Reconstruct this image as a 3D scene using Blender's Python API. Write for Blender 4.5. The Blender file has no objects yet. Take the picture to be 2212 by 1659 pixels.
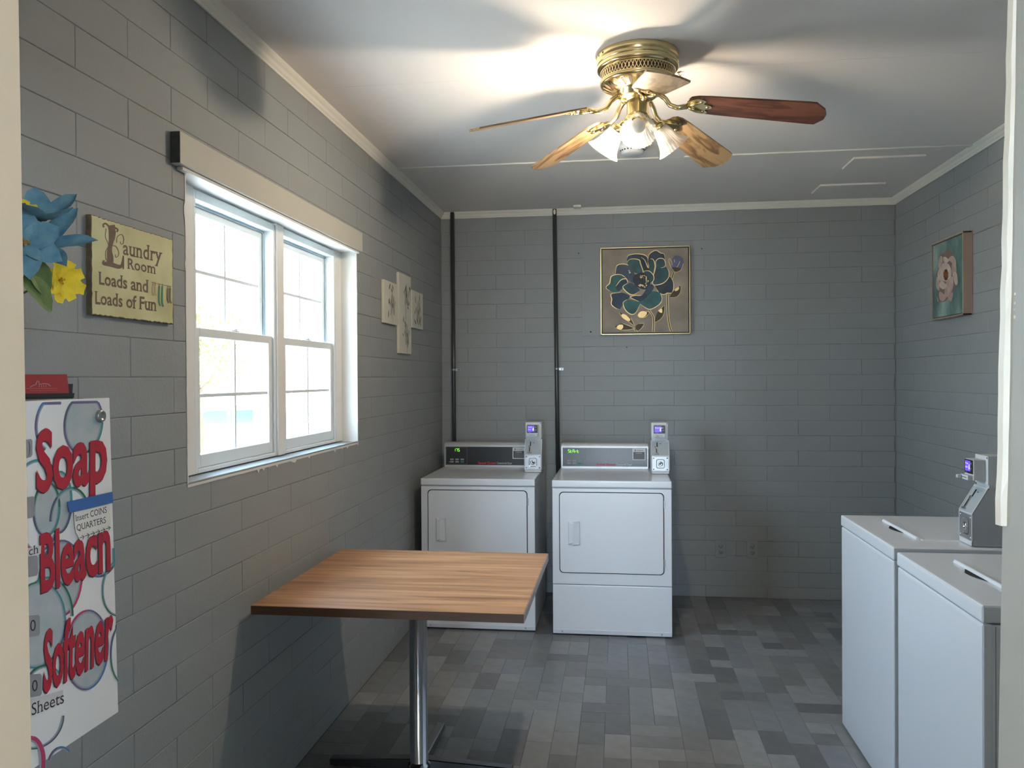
import bpy, bmesh, math, random
from mathutils import Vector, Matrix, geometry
random.seed(7)
S = bpy.context.scene
C = S.collection
PI = math.pi
R = math.radians

# ------------------------------------------------------------------ camera
FPX = 1755.67                       # focal length in pixels of the 2212 wide frame
CAM = Vector((1.2378, 0.0, 1.4929))
YAW, PITCH, ROLL = -0.1307, -0.0077, -0.0062
_f = Vector((math.sin(YAW)*math.cos(PITCH), math.cos(YAW)*math.cos(PITCH), math.sin(PITCH)))
_r0 = Vector((math.cos(YAW), -math.sin(YAW), 0)); _u0 = _r0.cross(_f)
_r = _r0*math.cos(ROLL)+_u0*math.sin(ROLL); _u = -_r0*math.sin(ROLL)+_u0*math.cos(ROLL)
cd = bpy.data.cameras.new('camera'); cam = bpy.data.objects.new('camera', cd); C.objects.link(cam)
cd.sensor_width = 36; cd.lens = FPX/2212*36; cd.clip_start = 0.05
M4 = Matrix((( _r.x, _u.x, -_f.x, CAM.x), (_r.y, _u.y, -_f.y, CAM.y), (_r.z, _u.z, -_f.z, CAM.z), (0, 0, 0, 1)))
cam.matrix_world = M4
S.camera = cam

def at(u, v, ax, val):
    """the world point where a measured pixel meets the plane axis=val (used to measure up real planes)"""
    d = _f + _r*((u-1106)/FPX) - _u*((v-829.5)/FPX)
    t = (val-CAM[ax])/d[ax]
    return CAM + d*t

# ------------------------------------------------------------------ view, world, lights
S.view_settings.view_transform = 'Standard'; S.view_settings.look = 'None'
S.view_settings.exposure = 0.12; S.view_settings.gamma = 1.0
S.view_settings.use_curve_mapping = False
SKY = 24.0
w = bpy.data.worlds.new('overcast_sky'); S.world = w; w.use_nodes = True
nt = w.node_tree; nt.nodes.clear()
wo = nt.nodes.new('ShaderNodeOutputWorld'); bg = nt.nodes.new('ShaderNodeBackground')
tc = nt.nodes.new('ShaderNodeTexCoord'); sp = nt.nodes.new('ShaderNodeSeparateXYZ'); rp = nt.nodes.new('ShaderNodeValToRGB')
nt.links.new(tc.outputs['Generated'], sp.inputs[0]); nt.links.new(sp.outputs['Z'], rp.inputs[0])
rp.color_ramp.elements[0].position = 0.0; rp.color_ramp.elements[0].color = (0.72, 0.86, 1.0, 1)
rp.color_ramp.elements[1].position = 0.8; rp.color_ramp.elements[1].color = (0.48, 0.69, 1.0, 1)
nt.links.new(rp.outputs[0], bg.inputs[0]); bg.inputs[1].default_value = SKY
nt.links.new(bg.outputs[0], wo.inputs[0])
sl = bpy.data.lights.new('sun', 'SUN'); sl.energy = 110; sl.angle = R(0.6); sl.color = (1.0, 0.94, 0.85)
so = bpy.data.objects.new('sun', sl); C.objects.link(so); so.rotation_euler = (R(-36), 0, 0)      # comes from beyond the back wall, enters no opening
def portal(name, loc, rot, sx, sy):
    l = bpy.data.lights.new(name, 'AREA'); l.shape = 'RECTANGLE'; l.size = sx; l.size_y = sy
    l.cycles.is_portal = True
    o = bpy.data.objects.new(name, l); C.objects.link(o); o.location = loc; o.rotation_euler = rot
portal('window_portal', (-0.19, 3.02, 1.64), (0, -PI/2, 0), 0.95, 1.40)
portal('door_portal', (1.10, 0.57, 1.0), (PI/2, 0, 0), 0.95, 2.05)

# ------------------------------------------------------------------ room numbers
W, D, H = 3.042, 5.622, 2.655
Y0 = 0.75                              # inner face of the front wall
ROW0, ROWH, BLK = 0.078, 0.1016, 0.4064

# ------------------------------------------------------------------ helpers
def lin(c):
    return tuple(((x/255)/12.92 if x/255 <= 0.04045 else ((x/255+0.055)/1.055)**2.4) for x in c)+(1,)
MATS = {}
def mat(name, col, rough=0.5, metal=0.0, noise=0.0, nscale=20, bump=0.0, bscale=60, emit=0, spec=0.5, coat=0, stretch=None, col2=None):
    if name in MATS: return MATS[name]
    m = bpy.data.materials.new(name); m.use_nodes = True; n = m.node_tree.nodes; L = m.node_tree.links
    b = n['Principled BSDF']; c = lin(col)
    b.inputs['Base Color'].default_value = c; b.inputs['Roughness'].default_value = rough
    b.inputs['Metallic'].default_value = metal; b.inputs['Specular IOR Level'].default_value = spec
    b.inputs['Coat Weight'].default_value = coat
    t = n.new('ShaderNodeTexCoord'); mp = n.new('ShaderNodeMapping'); L.new(t.outputs['Object'], mp.inputs[0])
    if stretch: mp.inputs['Scale'].default_value = stretch
    if noise > 0:
        no = n.new('ShaderNodeTexNoise'); no.inputs['Scale'].default_value = nscale; no.inputs['Detail'].default_value = 6
        L.new(mp.outputs[0], no.inputs['Vector'])
        r = n.new('ShaderNodeValToRGB'); r.color_ramp.elements[0].position = 0.3; r.color_ramp.elements[1].position = 0.72
        c2 = lin(col2) if col2 else tuple(x*(1-noise) for x in c[:3])+(1,)
        r.color_ramp.elements[0].color = c2; r.color_ramp.elements[1].color = c
        L.new(no.outputs['Fac'], r.inputs[0]); L.new(r.outputs[0], b.inputs['Base Color'])
    if bump > 0:
        bn = n.new('ShaderNodeTexNoise'); bn.inputs['Scale'].default_value = bscale; bn.inputs['Detail'].default_value = 4
        L.new(mp.outputs[0], bn.inputs['Vector'])
        bp = n.new('ShaderNodeBump'); bp.inputs['Strength'].default_value = bump; bp.inputs['Distance'].default_value = 0.004
        L.new(bn.outputs['Fac'], bp.inputs['Height']); L.new(bp.outputs[0], b.inputs['Normal'])
    if emit:
        b.inputs['Emission Color'].default_value = c; b.inputs['Emission Strength'].default_value = emit
    MATS[name] = m
    return m

class MB:
    """collects geometry in world coordinates and links it as one mesh object"""
    def __init__(s, local=False): s.bm = bmesh.new(); s.local = local
    def box(s, x0, x1, y0, y1, z0, z1, bev=0, m=0, seg=1):
        return s.hexa([(x0,y0,z0),(x1,y0,z0),(x1,y1,z0),(x0,y1,z0),(x0,y0,z1),(x1,y0,z1),(x1,y1,z1),(x0,y1,z1)], bev, m, seg)
    def hexa(s, P, bev=0, m=0, seg=1):
        t = bmesh.new(); vs = [t.verts.new(p) for p in P]
        for f in ((3,2,1,0),(4,5,6,7),(0,1,5,4),(1,2,6,5),(2,3,7,6),(3,0,4,7)): t.faces.new([vs[i] for i in f])
        if bev > 0: bmesh.ops.bevel(t, geom=t.edges[:], offset=bev, segments=seg, affect='EDGES', clamp_overlap=True, profile=0.7)
        s.add(t, m); return s
    def add(s, t, m=0, mx=None):
        t.verts.ensure_lookup_table(); t.verts.index_update()
        nv = [s.bm.verts.new(mx @ v.co if mx else v.co) for v in t.verts]
        for f in t.faces:
            try:
                g = s.bm.faces.new([nv[v.index] for v in f.verts]); g.material_index = m if m >= 0 else f.material_index; g.smooth = f.smooth
            except ValueError: pass
        t.free()
    def poly(s, P, m=0):
        vs = [s.bm.verts.new(p) for p in P]
        f = s.bm.faces.new(vs); f.material_index = m; return s
    def prism(s, P, vec, m=0, smooth=False):
        """polygon P (3D points) extruded by vec, closed"""
        vec = Vector(vec); P = [Vector(p) for p in P]
        a = [s.bm.verts.new(p) for p in P]; b = [s.bm.verts.new(p+vec) for p in P]; n = len(P)
        fs = [s.bm.faces.new(a), s.bm.faces.new(b[::-1])]
        for i in range(n):
            f = s.bm.faces.new([a[i], b[i], b[(i+1) % n], a[(i+1) % n]]); f.smooth = smooth; fs.append(f)
        for f in fs: f.material_index = m
        return s
    def lathe(s, prof, c, axis=(0,0,1), n=32, m=0, smooth=True, a0=0, rib=0, ribn=0, cap=False):
        """prof: (r, h) along axis from centre c"""
        ax = Vector(axis).normalized(); q = Vector((0,0,1)).rotation_difference(ax).to_matrix()
        c = Vector(c); rings = []
        for r, h in prof:
            ring = []
            for i in range(n):
                a = a0+2*PI*i/n; rr = max(r, 0.00005)*(1+rib*math.cos(ribn*a))
                ring.append(s.bm.verts.new(c+q @ Vector((rr*math.cos(a), rr*math.sin(a), h))))
            rings.append(ring)
        for A, B in zip(rings, rings[1:]):
            for i in range(n):
                f = s.bm.faces.new([A[i], A[(i+1) % n], B[(i+1) % n], B[i]]); f.material_index = m; f.smooth = smooth
        if cap:
            f = s.bm.faces.new(rings[0][::-1]); f.material_index = m; f = s.bm.faces.new(rings[-1]); f.material_index = m
        return s
    def tube(s, path, r, n=10, m=0, cap=True):
        P = [Vector(p) for p in path]; rings = []; up = Vector((0,0,1))
        for i, p in enumerate(P):
            t = (P[min(i+1, len(P)-1)]-P[max(i-1, 0)]).normalized()
            side = t.cross(up)
            if side.length < 1e-3: side = t.cross(Vector((0,1,0)))
            side.normalize(); o = side.cross(t).normalized()
            rr = r[i] if isinstance(r, (list, tuple)) else r
            rings.append([s.bm.verts.new(p+side*(rr*math.cos(2*PI*k/n))+o*(rr*math.sin(2*PI*k/n))) for k in range(n)])
        for A, B in zip(rings, rings[1:]):
            for i in range(n):
                f = s.bm.faces.new([A[i], A[(i+1) % n], B[(i+1) % n], B[i]]); f.smooth = True; f.material_index = m
        if cap:
            s.bm.faces.new(rings[0][::-1]).material_index = m; s.bm.faces.new(rings[-1]).material_index = m
        return s
    def build(s, name, mats, parent=None, **props):
        if not isinstance(mats, (list, tuple)): mats = [mats]
        if parent is not None and not s.local:
            o = Vector((0,0,0)); q = parent
            while q: o += q.location; q = q.parent
            bmesh.ops.translate(s.bm, verts=s.bm.verts[:], vec=-o)
        bmesh.ops.recalc_face_normals(s.bm, faces=s.bm.faces[:]) if not props.pop('keepn', False) else None
        me = bpy.data.meshes.new(name); s.bm.to_mesh(me); s.bm.free()
        for m in mats: me.materials.append(m)
        ob = bpy.data.objects.new(name, me); C.objects.link(ob)
        if parent is not None: ob.parent = parent
        for k, v in props.items(): ob[k] = v
        return ob
def thing(name, label, cat, loc=(0,0,0), group=None):
    o = bpy.data.objects.new(name, None); C.objects.link(o); o.location = loc; o.empty_display_size = 0.05
    o['label'] = label; o['category'] = cat
    if group: o['group'] = group
    return o
def smoothpoly(P, k=4, closed=True):
    out = []; n = len(P)
    rng = range(n) if closed else range(n-1)
    for i in rng:
        g = (lambda j: P[j % n]) if closed else (lambda j: P[min(max(j, 0), n-1)])
        p0, p1, p2, p3 = g(i-1), g(i), g(i+1), g(i+2)
        for t in range(k):
            t /= k
            out.append(tuple(0.5*((2*p1[d])+(-p0[d]+p2[d])*t+(2*p0[d]-5*p1[d]+4*p2[d]-p3[d])*t*t+(-p0[d]+3*p1[d]-3*p2[d]+p3[d])*t**3) for d in range(2)))
    if not closed: out.append(tuple(P[-1]))
    return out
class Sheet:
    """flat artwork on a real plane: 2D shapes mapped by fn(x,y)->3D, stacked in tiny layers along normal nrm"""
    def __init__(s, fn, nrm, step=0.00025): s.fn = fn; s.n = Vector(nrm).normalized(); s.mb = MB(); s.k = 0; s.step = step; s.mats = []
    def mi(s, m):
        if m not in s.mats: s.mats.append(m)
        return s.mats.index(m)
    def layer(s): s.k += 1
    def P(s, x, y): return s.fn(x, y)+s.n*(s.k*s.step)
    def poly(s, pts, m, smooth=0, lay=True):
        if lay: s.layer()
        if smooth: pts = smoothpoly(pts, smooth)
        s.mb.poly([s.P(*p) for p in pts], s.mi(m))
    def ribbon(s, pts, wd, m, smooth=0, closed=False, lay=True):
        if lay: s.layer()
        if smooth: pts = smoothpoly(pts, smooth, closed)
        if closed: pts = list(pts)+[pts[0], pts[1]]
        n = len(pts); Lf = []; Rt = []
        for i in range(n):
            a = pts[max(i-1, 0)]; b = pts[min(i+1, n-1)]
            dx, dy = b[0]-a[0], b[1]-a[1]; l = math.hypot(dx, dy) or 1
            ww = (wd(i/(n-1)) if callable(wd) else wd)/2
            Lf.append((pts[i][0]-dy/l*ww, pts[i][1]+dx/l*ww)); Rt.append((pts[i][0]+dy/l*ww, pts[i][1]-dx/l*ww))
        for i in range(n-1):
            s.mb.poly([s.P(*Lf[i]), s.P(*Lf[i+1]), s.P(*Rt[i+1]), s.P(*Rt[i])], s.mi(m))
    def disc(s, cx, cy, rx, ry, m, n=20, lay=True):
        s.poly([(cx+rx*math.cos(2*PI*i/n), cy+ry*math.sin(2*PI*i/n)) for i in range(n)], m, lay=lay)
    def build(s, name, parent, **k): return s.mb.build(name, s.mats, parent, **k)
_glyph = {}
def text2d(body, bold=0.0, serif=False, space=1.0):
    """letters of the built-in font as 2D faces, cap height = 1, starting at x=0; slab serifs can be added at the stem ends"""
    key = (body, bold, serif, space)
    if key in _glyph: return _glyph[key]
    def mesh_of(t):
        cu = bpy.data.curves.new('t', 'FONT'); cu.body = t; cu.size = 1; cu.offset = bold; cu.space_character = space; cu.resolution_u = 3
        ob = bpy.data.objects.new('t', cu); C.objects.link(ob)
        bpy.context.view_layer.update()
        dg = bpy.context.evaluated_depsgraph_get(); me = bpy.data.meshes.new_from_object(ob.evaluated_get(dg))
        V = [(v.co.x, v.co.y) for v in me.vertices]; F = [list(p.vertices) for p in me.polygons]
        bpy.data.objects.remove(ob); bpy.data.curves.remove(cu); bpy.data.meshes.remove(me)
        return V, F
    HV, _ = mesh_of('H'); cap = max(v[1] for v in HV)
    XV, _ = mesh_of('x'); xh = max(v[1] for v in XV)/cap
    V, F = mesh_of(body)
    x0 = min(v[0] for v in V); V = [((v[0]-x0)/cap, v[1]/cap) for v in V]
    if serif:
        cnt = {}
        for f in F:
            for i in range(len(f)):
                e = tuple(sorted((f[i], f[(i+1) % len(f)]))); cnt[e] = cnt.get(e, 0)+1
        for (a, b), c in list(cnt.items()):
            if c != 1: continue
            (xa, ya), (xb, yb) = V[a], V[b]
            ln = abs(xa-xb)
            if abs(ya-yb) < 0.004 and 0.08 < ln < 0.24:
                if min(abs(ya-t) for t in (0, 1, xh, -0.3)) > 0.07: continue
                lo, hi = (min(xa, xb)-0.075, max(xa, xb)+0.075); h = 0.075
                top = ya > 0.3
                k = len(V); yy = (ya-h, ya) if top else (ya, ya+h)
                V += [(lo, yy[0]), (hi, yy[0]), (hi, yy[1]), (lo, yy[1])]; F.append([k, k+1, k+2, k+3])
    wd = max(v[0] for v in V)
    _glyph[key] = (V, F, wd)
    return _glyph[key]
def put_text(sh, body, A, B, T, m, bold=0.0, serif=False, space=1.0):
    """A, B: 2D start and end of the baseline, T: 2D point above A at cap height (sheet coordinates)"""
    V, F, wd = text2d(body, bold, serif, space); sh.layer()
    k = sh.mi(m)
    Q = [sh.P(A[0]+(B[0]-A[0])*x/wd+(T[0]-A[0])*y, A[1]+(B[1]-A[1])*x/wd+(T[1]-A[1])*y) for x, y in V]
    vs = [sh.mb.bm.verts.new(q) for q in Q]
    for f in F:
        try: sh.mb.bm.faces.new([vs[i] for i in f]).material_index = k
        except ValueError: pass

# ------------------------------------------------------------------ materials
wall_m = mat('grey_wall_paint', (146,151,152), 0.62, noise=0.06, nscale=3, bump=0.22, bscale=90)
joint_m = mat('grey_joint_paint', (137,142,143), 0.8, noise=0.1, nscale=20)
ceil_m = mat('ceiling_paint', (236,231,226), 0.75, noise=0.03, nscale=2, bump=0.08, bscale=70)
trim_m = mat('off_white_trim_paint', (232,230,220), 0.4, noise=0.03, nscale=5)
white_m = mat('white_window_paint', (226,226,222), 0.45, noise=0.03, nscale=6, bump=0.05)
vinyl_m = mat('white_vinyl', (222,228,230), 0.3)
enamel_m = mat('white_appliance_enamel', (214,218,223), 0.22, spec=0.5)
cream_m = mat('cream_door_paint', (206,190,166), 0.5, noise=0.05, nscale=9, bump=0.1)
dark_m = mat('dark_gap', (28,28,30), 0.8)
black_m = mat('black_plastic', (30,31,33), 0.35)
steel_m = mat('brushed_steel', (175,178,180), 0.32, metal=0.9, noise=0.08, nscale=30)
chrome_m = mat('chrome', (190,192,196), 0.12, metal=1.0)
grey_metal_m = mat('light_grey_coated_metal', (192,196,198), 0.35)
brass_m = mat('polished_brass', (226,208,158), 0.22, metal=1.0)
pipe_m = mat('dark_pipe_paint', (58,62,62), 0.3)

# ================================================================== structure
# ---- walls of painted blocks
def wall_backing(name, boxes, m=joint_m):
    b = MB()
    for x in boxes: b.box(*x)
    return b.build(name, m, kind='structure')
OPY0, OPY1, OPZ0, OPZ1 = 2.205, 3.752, 1.193, 2.100
_shared = {}
def block(parent, axis, side, a0, a1, z0, z1):
    """one block: axis 'Y' lies along the back wall (x from a0 to a1), 'X' along a side wall (y from a0 to a1)"""
    g = random.choice((0.0008, 0.0012, 0.0012, 0.0022)); L, hh = round(a1-a0-g, 4), round(z1-z0-g*random.choice((0.7,1)), 4)
    key = (axis, side, L, hh)
    me = _shared.get(key)
    if me is None:
        b = bmesh.new(); c = 0.0017; d = 0.006
        def pt(a, z, o):
            return {'Y': (a, -o, z), 'L': (o, a, z), 'R': (-o, a, z)}[side]
        outer = [(0,0),(L,0),(L,hh),(0,hh)]; inner = [(c,c),(L-c,c),(L-c,hh-c),(c,hh-c)]
        v0 = [b.verts.new(pt(a, z, -d)) for a, z in outer]; v1 = [b.verts.new(pt(a, z, -c*0.65)) for a, z in outer]
        v2 = [b.verts.new(pt(a, z, 0)) for a, z in inner]
        b.faces.new(v2)
        for A, B in ((v0, v1), (v1, v2)):
            for i in range(4): b.faces.new([A[i], A[(i+1) % 4], B[(i+1) % 4], B[i]])
        b.faces.new(v0[::-1])
        bmesh.ops.recalc_face_normals(b, faces=b.faces[:])
        me = bpy.data.meshes.new('block'); b.to_mesh(me); b.free(); me.materials.append(wall_m)
        _shared[key] = me
    o = bpy.data.objects.new('block', me); C.objects.link(o); o.parent = parent
    j = random.uniform(-0.0007, 0)
    if side == 'Y': o.location = (a0+g/2, D-j, z0+g/2)
    elif side == 'L': o.location = (j, a0+g/2, z0+g/2)
    else: o.location = (W-j, a0+g/2, z0+g/2)
    return o
def rows():
    z = ROW0-ROWH; k = -1
    while z < H:
        yield k, max(z, 0.0), min(z+ROWH, H); z += ROWH; k += 1
def lay(parent, side, lo, hi, phase, holes=()):
    n = 0
    for k, z0, z1 in rows():
        if z1-z0 < 0.02: continue
        off = phase+(BLK/2 if k % 2 else 0)
        a = off+math.floor((lo-off)/BLK)*BLK
        while a < hi-0.004:
            a0, a1 = max(a, lo), min(a+BLK, hi); a += BLK
            segs = [(a0, a1, z0, z1)]
            for (h0, h1, hz0, hz1) in holes:
                new = []
                for s in segs:
                    if s[3] <= hz0+0.01 or s[2] >= hz1-0.03: new.append(s); continue
                    if s[0] < h0: new.append((s[0], min(s[1], h0), s[2], s[3]))
                    if s[1] > h1: new.append((max(s[0], h1), s[1], s[2], s[3]))
                segs = new
            for s in segs:
                if s[1]-s[0] > 0.02: block(parent, None, side, *s); n += 1
    return n
EB = 0.004
wb = wall_backing('wall_back', [(-0.2, W+0.2, D+EB, D+0.2, -0.1, H+0.1)])
wl = wall_backing('wall_left', [(-0.2, -EB, Y0, OPY0, 0, H), (-0.2, -EB, OPY1, D+EB, 0, H), (-0.2, -EB, OPY0, OPY1, 0, OPZ0), (-0.2, -EB, OPY0, OPY1, OPZ1, H)])
wr = wall_backing('wall_right', [(W+EB, W+0.2, Y0, D+EB, 0, H)])
nb = lay(wb, 'Y', 0.0, W, 2.017-5*BLK)
YL = 1.53
nl = lay(wl, 'L', YL, D, 1.935, [(OPY0, OPY1, OPZ0, OPZ1)])
nr = lay(wr, 'R', 3.55, D, 1.84)
# plain stretches of the same wall nearer the door, seen by nobody but the light
b = MB(); b.box(-EB, -0.0005, Y0, YL, 0, H); b.build('wall_surface', wall_m, wl)
b = MB(); b.box(W+0.0005, W+EB, Y0, 3.55, 0, H); b.build('wall_surface', wall_m, wr)
print('blocks', nb, nl, nr)
# front wall with the doorway the camera looks through (its edges lean a little)
def xe(u, v): return at(u, v, 1, Y0).x
zt, zb_ = at(40, 0, 1, Y0).z, at(68, 1659, 1, Y0).z
def lean(ut, ub, vt, vb, z):
    xt, xb2 = xe(ut, vt), xe(ub, vb); zt2, zb2 = at(ut, vt, 1, Y0).z, at(ub, vb, 1, Y0).z
    return xb2+(xt-xb2)*(z-zb2)/(zt2-zb2)
JL = lambda z: lean(40, 68, 0, 1659, z)
JR = lambda z: lean(2186, 2159, 0, 1500, z)
ZD = 2.12; YO = 0.56
b = MB()
b.hexa([(-0.2,YO,0),(JL(0),YO,0),(JL(0),Y0,0),(-0.2,Y0,0),(-0.2,YO,ZD),(JL(ZD),YO,ZD),(JL(ZD),Y0,ZD),(-0.2,Y0,ZD)])
b.box(-0.2, W+0.2, YO, Y0, ZD, H+0.1)
wf = b.build('wall_front', cream_m, kind='structure')
b = MB()
b.hexa([(JR(0),YO,0),(W+0.2,YO,0),(W+0.2,Y0,0),(JR(0),Y0,0),(JR(ZD),YO,ZD),(W+0.2,YO,ZD),(W+0.2,Y0,ZD),(JR(ZD),Y0,ZD)])
b.build('wall_surface', mat('pale_grey_jamb_paint', (172,176,176), 0.5, noise=0.05, nscale=12), wf)
# thin white strip on the inner edge of the right jamb, cut off short at its lower end
sz0 = at(2150, 1137, 1, Y0-0.01).z; sz1 = ZD
b = MB(); n = 34; pr = []
for i in range(n+1):
    z = sz0+(sz1-sz0)*i/n; xo = lean(2175.5, 2149.5, 0, 1137, z)+random.uniform(-0.0006, 0.0006)
    xi = JR(z)+0.0005
    pr.append([(xo, Y0-0.0003, z), (xo+0.0012, Y0-0.0075, z), (xi, Y0-0.0085+random.uniform(-0.0008,0.0008), z), (xi, Y0-0.0003, z)])
vs = [[b.bm.verts.new(p) for p in q] for q in pr]
for A, B in zip(vs, vs[1:]):
    for i in range(4): b.bm.faces.new([A[i], A[(i+1) % 4], B[(i+1) % 4], B[i]])
b.bm.faces.new(vs[0]); b.bm.faces.new(vs[-1][::-1])
b.build('trim_5', trim_m, kind='structure')
b = MB()
for v, r in ((634,0.0012),(654,0.001),(668,0.0009),(684,0.0016)):
    z = at(2185, v, 1, Y0-0.02).z; x = JR(z)
    b.lathe([(0.0001, 0.0007), (r, 0.0003), (r*1.2, 0)], (x, Y0-0.015, z), (-1,0,0), 8)
b.build('paint_drip', trim_m, wf, kind='stuff')

# ---- ceiling of boards
b = MB(); b.box(-0.2, W+0.2, YO-0.02, D+0.2, H+0.006, H+0.12)
ce = b.build('ceiling', mat('ceiling_gap', (120,116,112), 0.9), kind='structure')
for (ya, yb) in ((Y0, 1.90), (1.90, 3.133), (3.133, 4.392), (4.392, D)):
    b = MB(); g = 0.0012
    b.box(0.001, W-0.001, ya+g, yb-g, H, H+0.006, bev=0.0012); b.build('panel', ceil_m, ce)
def strip(x0, x1):
    b = MB(); b.hexa([(x0,4.372,H-0.007),(x1,4.372,H-0.007),(x1,4.408,H-0.007),(x0,4.408,H-0.007),(x0,4.368,H-0.0002),(x1,4.368,H-0.0002),(x1,4.412,H-0.0002),(x0,4.412,H-0.0002)], bev=0.0015)
    return b
strip(0.03, 1.455).build('batten', trim_m, ce); strip(1.585, W-0.03).build('batten', trim_m, ce)
b = MB(); b.box(2.482, 2.846, 4.530, 4.755, H-0.011, H-0.0002, bev=0.001); b.build('patch_panel', ceil_m, ce, label='painted rectangular patch board near the battens')
b = MB(); b.box(2.455, 2.835, 5.145, 5.365, H-0.011, H-0.0002, bev=0.001); b.build('patch_panel', ceil_m, ce, label='painted rectangular patch board near the back corner')

# ---- crown moulding
def crown(name, p0, p1, inward):
    inward = Vector(inward); prof = [(0.0,-0.043),(0.006,-0.043),(0.008,-0.036),(0.014,-0.030),(0.018,-0.020),(0.026,-0.013),(0.031,-0.006),(0.033,-0.0003),(0.0,-0.0003)]
    b = MB(); d = (Vector(p1)-Vector(p0)).normalized(); ends = []
    for p, sg in ((Vector(p0), 1), (Vector(p1), -1)):
        ends.append([b.bm.verts.new(p+inward*(o+0.0003)+Vector((0,0,H+z))+d*sg*o) for o, z in prof])
    A, B = ends; n = len(A)
    for i in range(n): b.bm.faces.new([A[i], A[(i+1) % n], B[(i+1) % n], B[i]])
    b.bm.faces.new(A[::-1]); b.bm.faces.new(B)
    return b.build(name, trim_m, kind='structure')
crown('trim_1', (0, Y0+0.001, 0), (0, D, 0), (1,0,0))
crown('trim_2', (0, D, 0), (W, D, 0), (0,-1,0))
crown('trim_3', (W, D, 0), (W, Y0+0.001, 0), (-1,0,0))

# ---- floor: vinyl printed and embossed as small tiles
b = MB(); b.box(-0.2, W+0.2, YO-0.0, D+0.2, -0.08, -0.0012)
fl = b.build('floor', mat('floor_joint', (96,97,95), 0.6), kind='structure')
tile_ms = []
for i, c in enumerate(((90,92,93),(98,100,102),(106,107,108),(113,114,115),(95,95,95),(101,104,107),(84,86,88))):
    c = tuple(min(255, int(q_*1.30)) for q_ in c); tile_ms.append(mat('floor_tile_%s' % 'abcdefg'[i], c, 0.42, noise=0.16, nscale=16, bump=0.12, bscale=50, col2=tuple(int(x*0.90) for x in c)))
CELL = 0.1065; nx = int(W/CELL)+1; ny = int((D-Y0)/CELL)+1
grid = [[0]*ny for _ in range(nx)]; tiles = []
rt = random.Random(21)
for j in range(ny):
    for i in range(nx):
        if grid[i][j]: continue
        c = rt.random(); wx, wy = 1, 1
        if c < 0.42 and j+1 < ny and not grid[i][j+1]: wy = 2
        elif c < 0.66 and i+1 < nx and not grid[i+1][j]: wx = 2
        elif c < 0.74 and j+2 < ny and not grid[i][j+1]: wy = 3
        for a in range(wx):
            for q in range(wy): grid[i+a][j+q] = 1
        tiles.append((i*CELL, Y0+j*CELL, wx*CELL, wy*CELL, rt.randrange(len(tile_ms))))
vis = []
for t in tiles:
    cx, cy = t[0]+t[2]/2, t[1]+t[3]/2
    hidden = cy < 2.02 or cx > 2.25 or (cx < 1.6 and cx > 0.05 and cy > 4.75 and not 0.74 < cx < 0.85) or cx < 0.03
    dd = math.hypot(cx-CAM.x, cy-CAM.y)
    vis.append((hidden, dd, t))
vis.sort(key=lambda a: (a[0], a[1]))
rest = MB(); tm = {}
for k, (h_, d_, t) in enumerate(vis):
    x0, y0, sx, sy, mi = t; g = 0.0016
    x1, y1 = min(x0+sx, W+0.0), min(y0+sy, D)
    if x1-x0 < 0.01 or y1-y0 < 0.01: continue
    if k < 298:
        key = (round(x1-x0, 4), round(y1-y0, 4), mi)
        if key not in tm:
            bb = MB(); bb.hexa([(0,0,-0.0012),(key[0]-g,0,-0.0012),(key[0]-g,key[1]-g,-0.0012),(0,key[1]-g,-0.0012),(0.0008,0.0008,0),(key[0]-g-0.0008,0.0008,0),(key[0]-g-0.0008,key[1]-g-0.0008,0),(0.0008,key[1]-g-0.0008,0)])
            me = bpy.data.meshes.new('tile'); bmesh.ops.recalc_face_normals(bb.bm, faces=bb.bm.faces[:]); bb.bm.to_mesh(me); bb.bm.free(); me.materials.append(tile_ms[mi]); tm[key] = me
        o = bpy.data.objects.new('tile', tm[key]); C.objects.link(o); o.parent = fl; o.location = (x0+g/2, y0+g/2, 0)
    else:
        rest.hexa([(x0+g/2,y0+g/2,-0.0012),(x1-g/2,y0+g/2,-0.0012),(x1-g/2,y1-g/2,-0.0012),(x0+g/2,y1-g/2,-0.0012),(x0+g/2+.0008,y0+g/2+.0008,0),(x1-g/2-.0008,y0+g/2+.0008,0),(x1-g/2-.0008,y1-g/2-.0008,0),(x0+g/2+.0008,y1-g/2-.0008,0)], m=mi)
rest.build('tile_field', tile_ms, fl, kind='stuff')

# ---- window recess lining, boards between and beside the windows, head board
XB = -0.075
b = MB()
e = 0.004
b.box(-0.19, 0.0012, OPY1-e, OPY1+0.0005, OPZ0, OPZ1)                 # far reveal
b.box(-0.19, 0.0012, OPY0-0.0005, OPY0+e, OPZ0, OPZ1)                # near reveal
b.box(-0.19, 0.0012, OPY0, OPY1, OPZ1-e, OPZ1+0.0005)                # soffit
b.hexa([(-0.19,OPY0,OPZ0-0.0005),(0.0012,OPY0,OPZ0-0.012),(0.0012,OPY1,OPZ0-0.012),(-0.19,OPY1,OPZ0-0.0005),(-0.19,OPY0,OPZ0+e),(0.0022,OPY0,OPZ0-0.006),(0.0022,OPY1,OPZ0-0.006),(-0.19,OPY1,OPZ0+e)])
lining = b.build('trim_6', white_m, kind='structure')
U1 = (2.388, 2.998); U2 = (3.064, 3.665)
b = MB()
b.box(-0.13, XB, OPY0+e, U1[0], OPZ0+e, OPZ1-e, bev=0.001)
b.box(-0.13, XB, U2[1], OPY1-e, OPZ0+e, OPZ1-e, bev=0.001)
b.build('side_board', white_m, lining)
b = MB(); b.box(-0.13, XB+0.006, U1[1], U2[0], OPZ0+e, OPZ1-e, bev=0.0015); b.build('mullion', white_m, lining)
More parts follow.
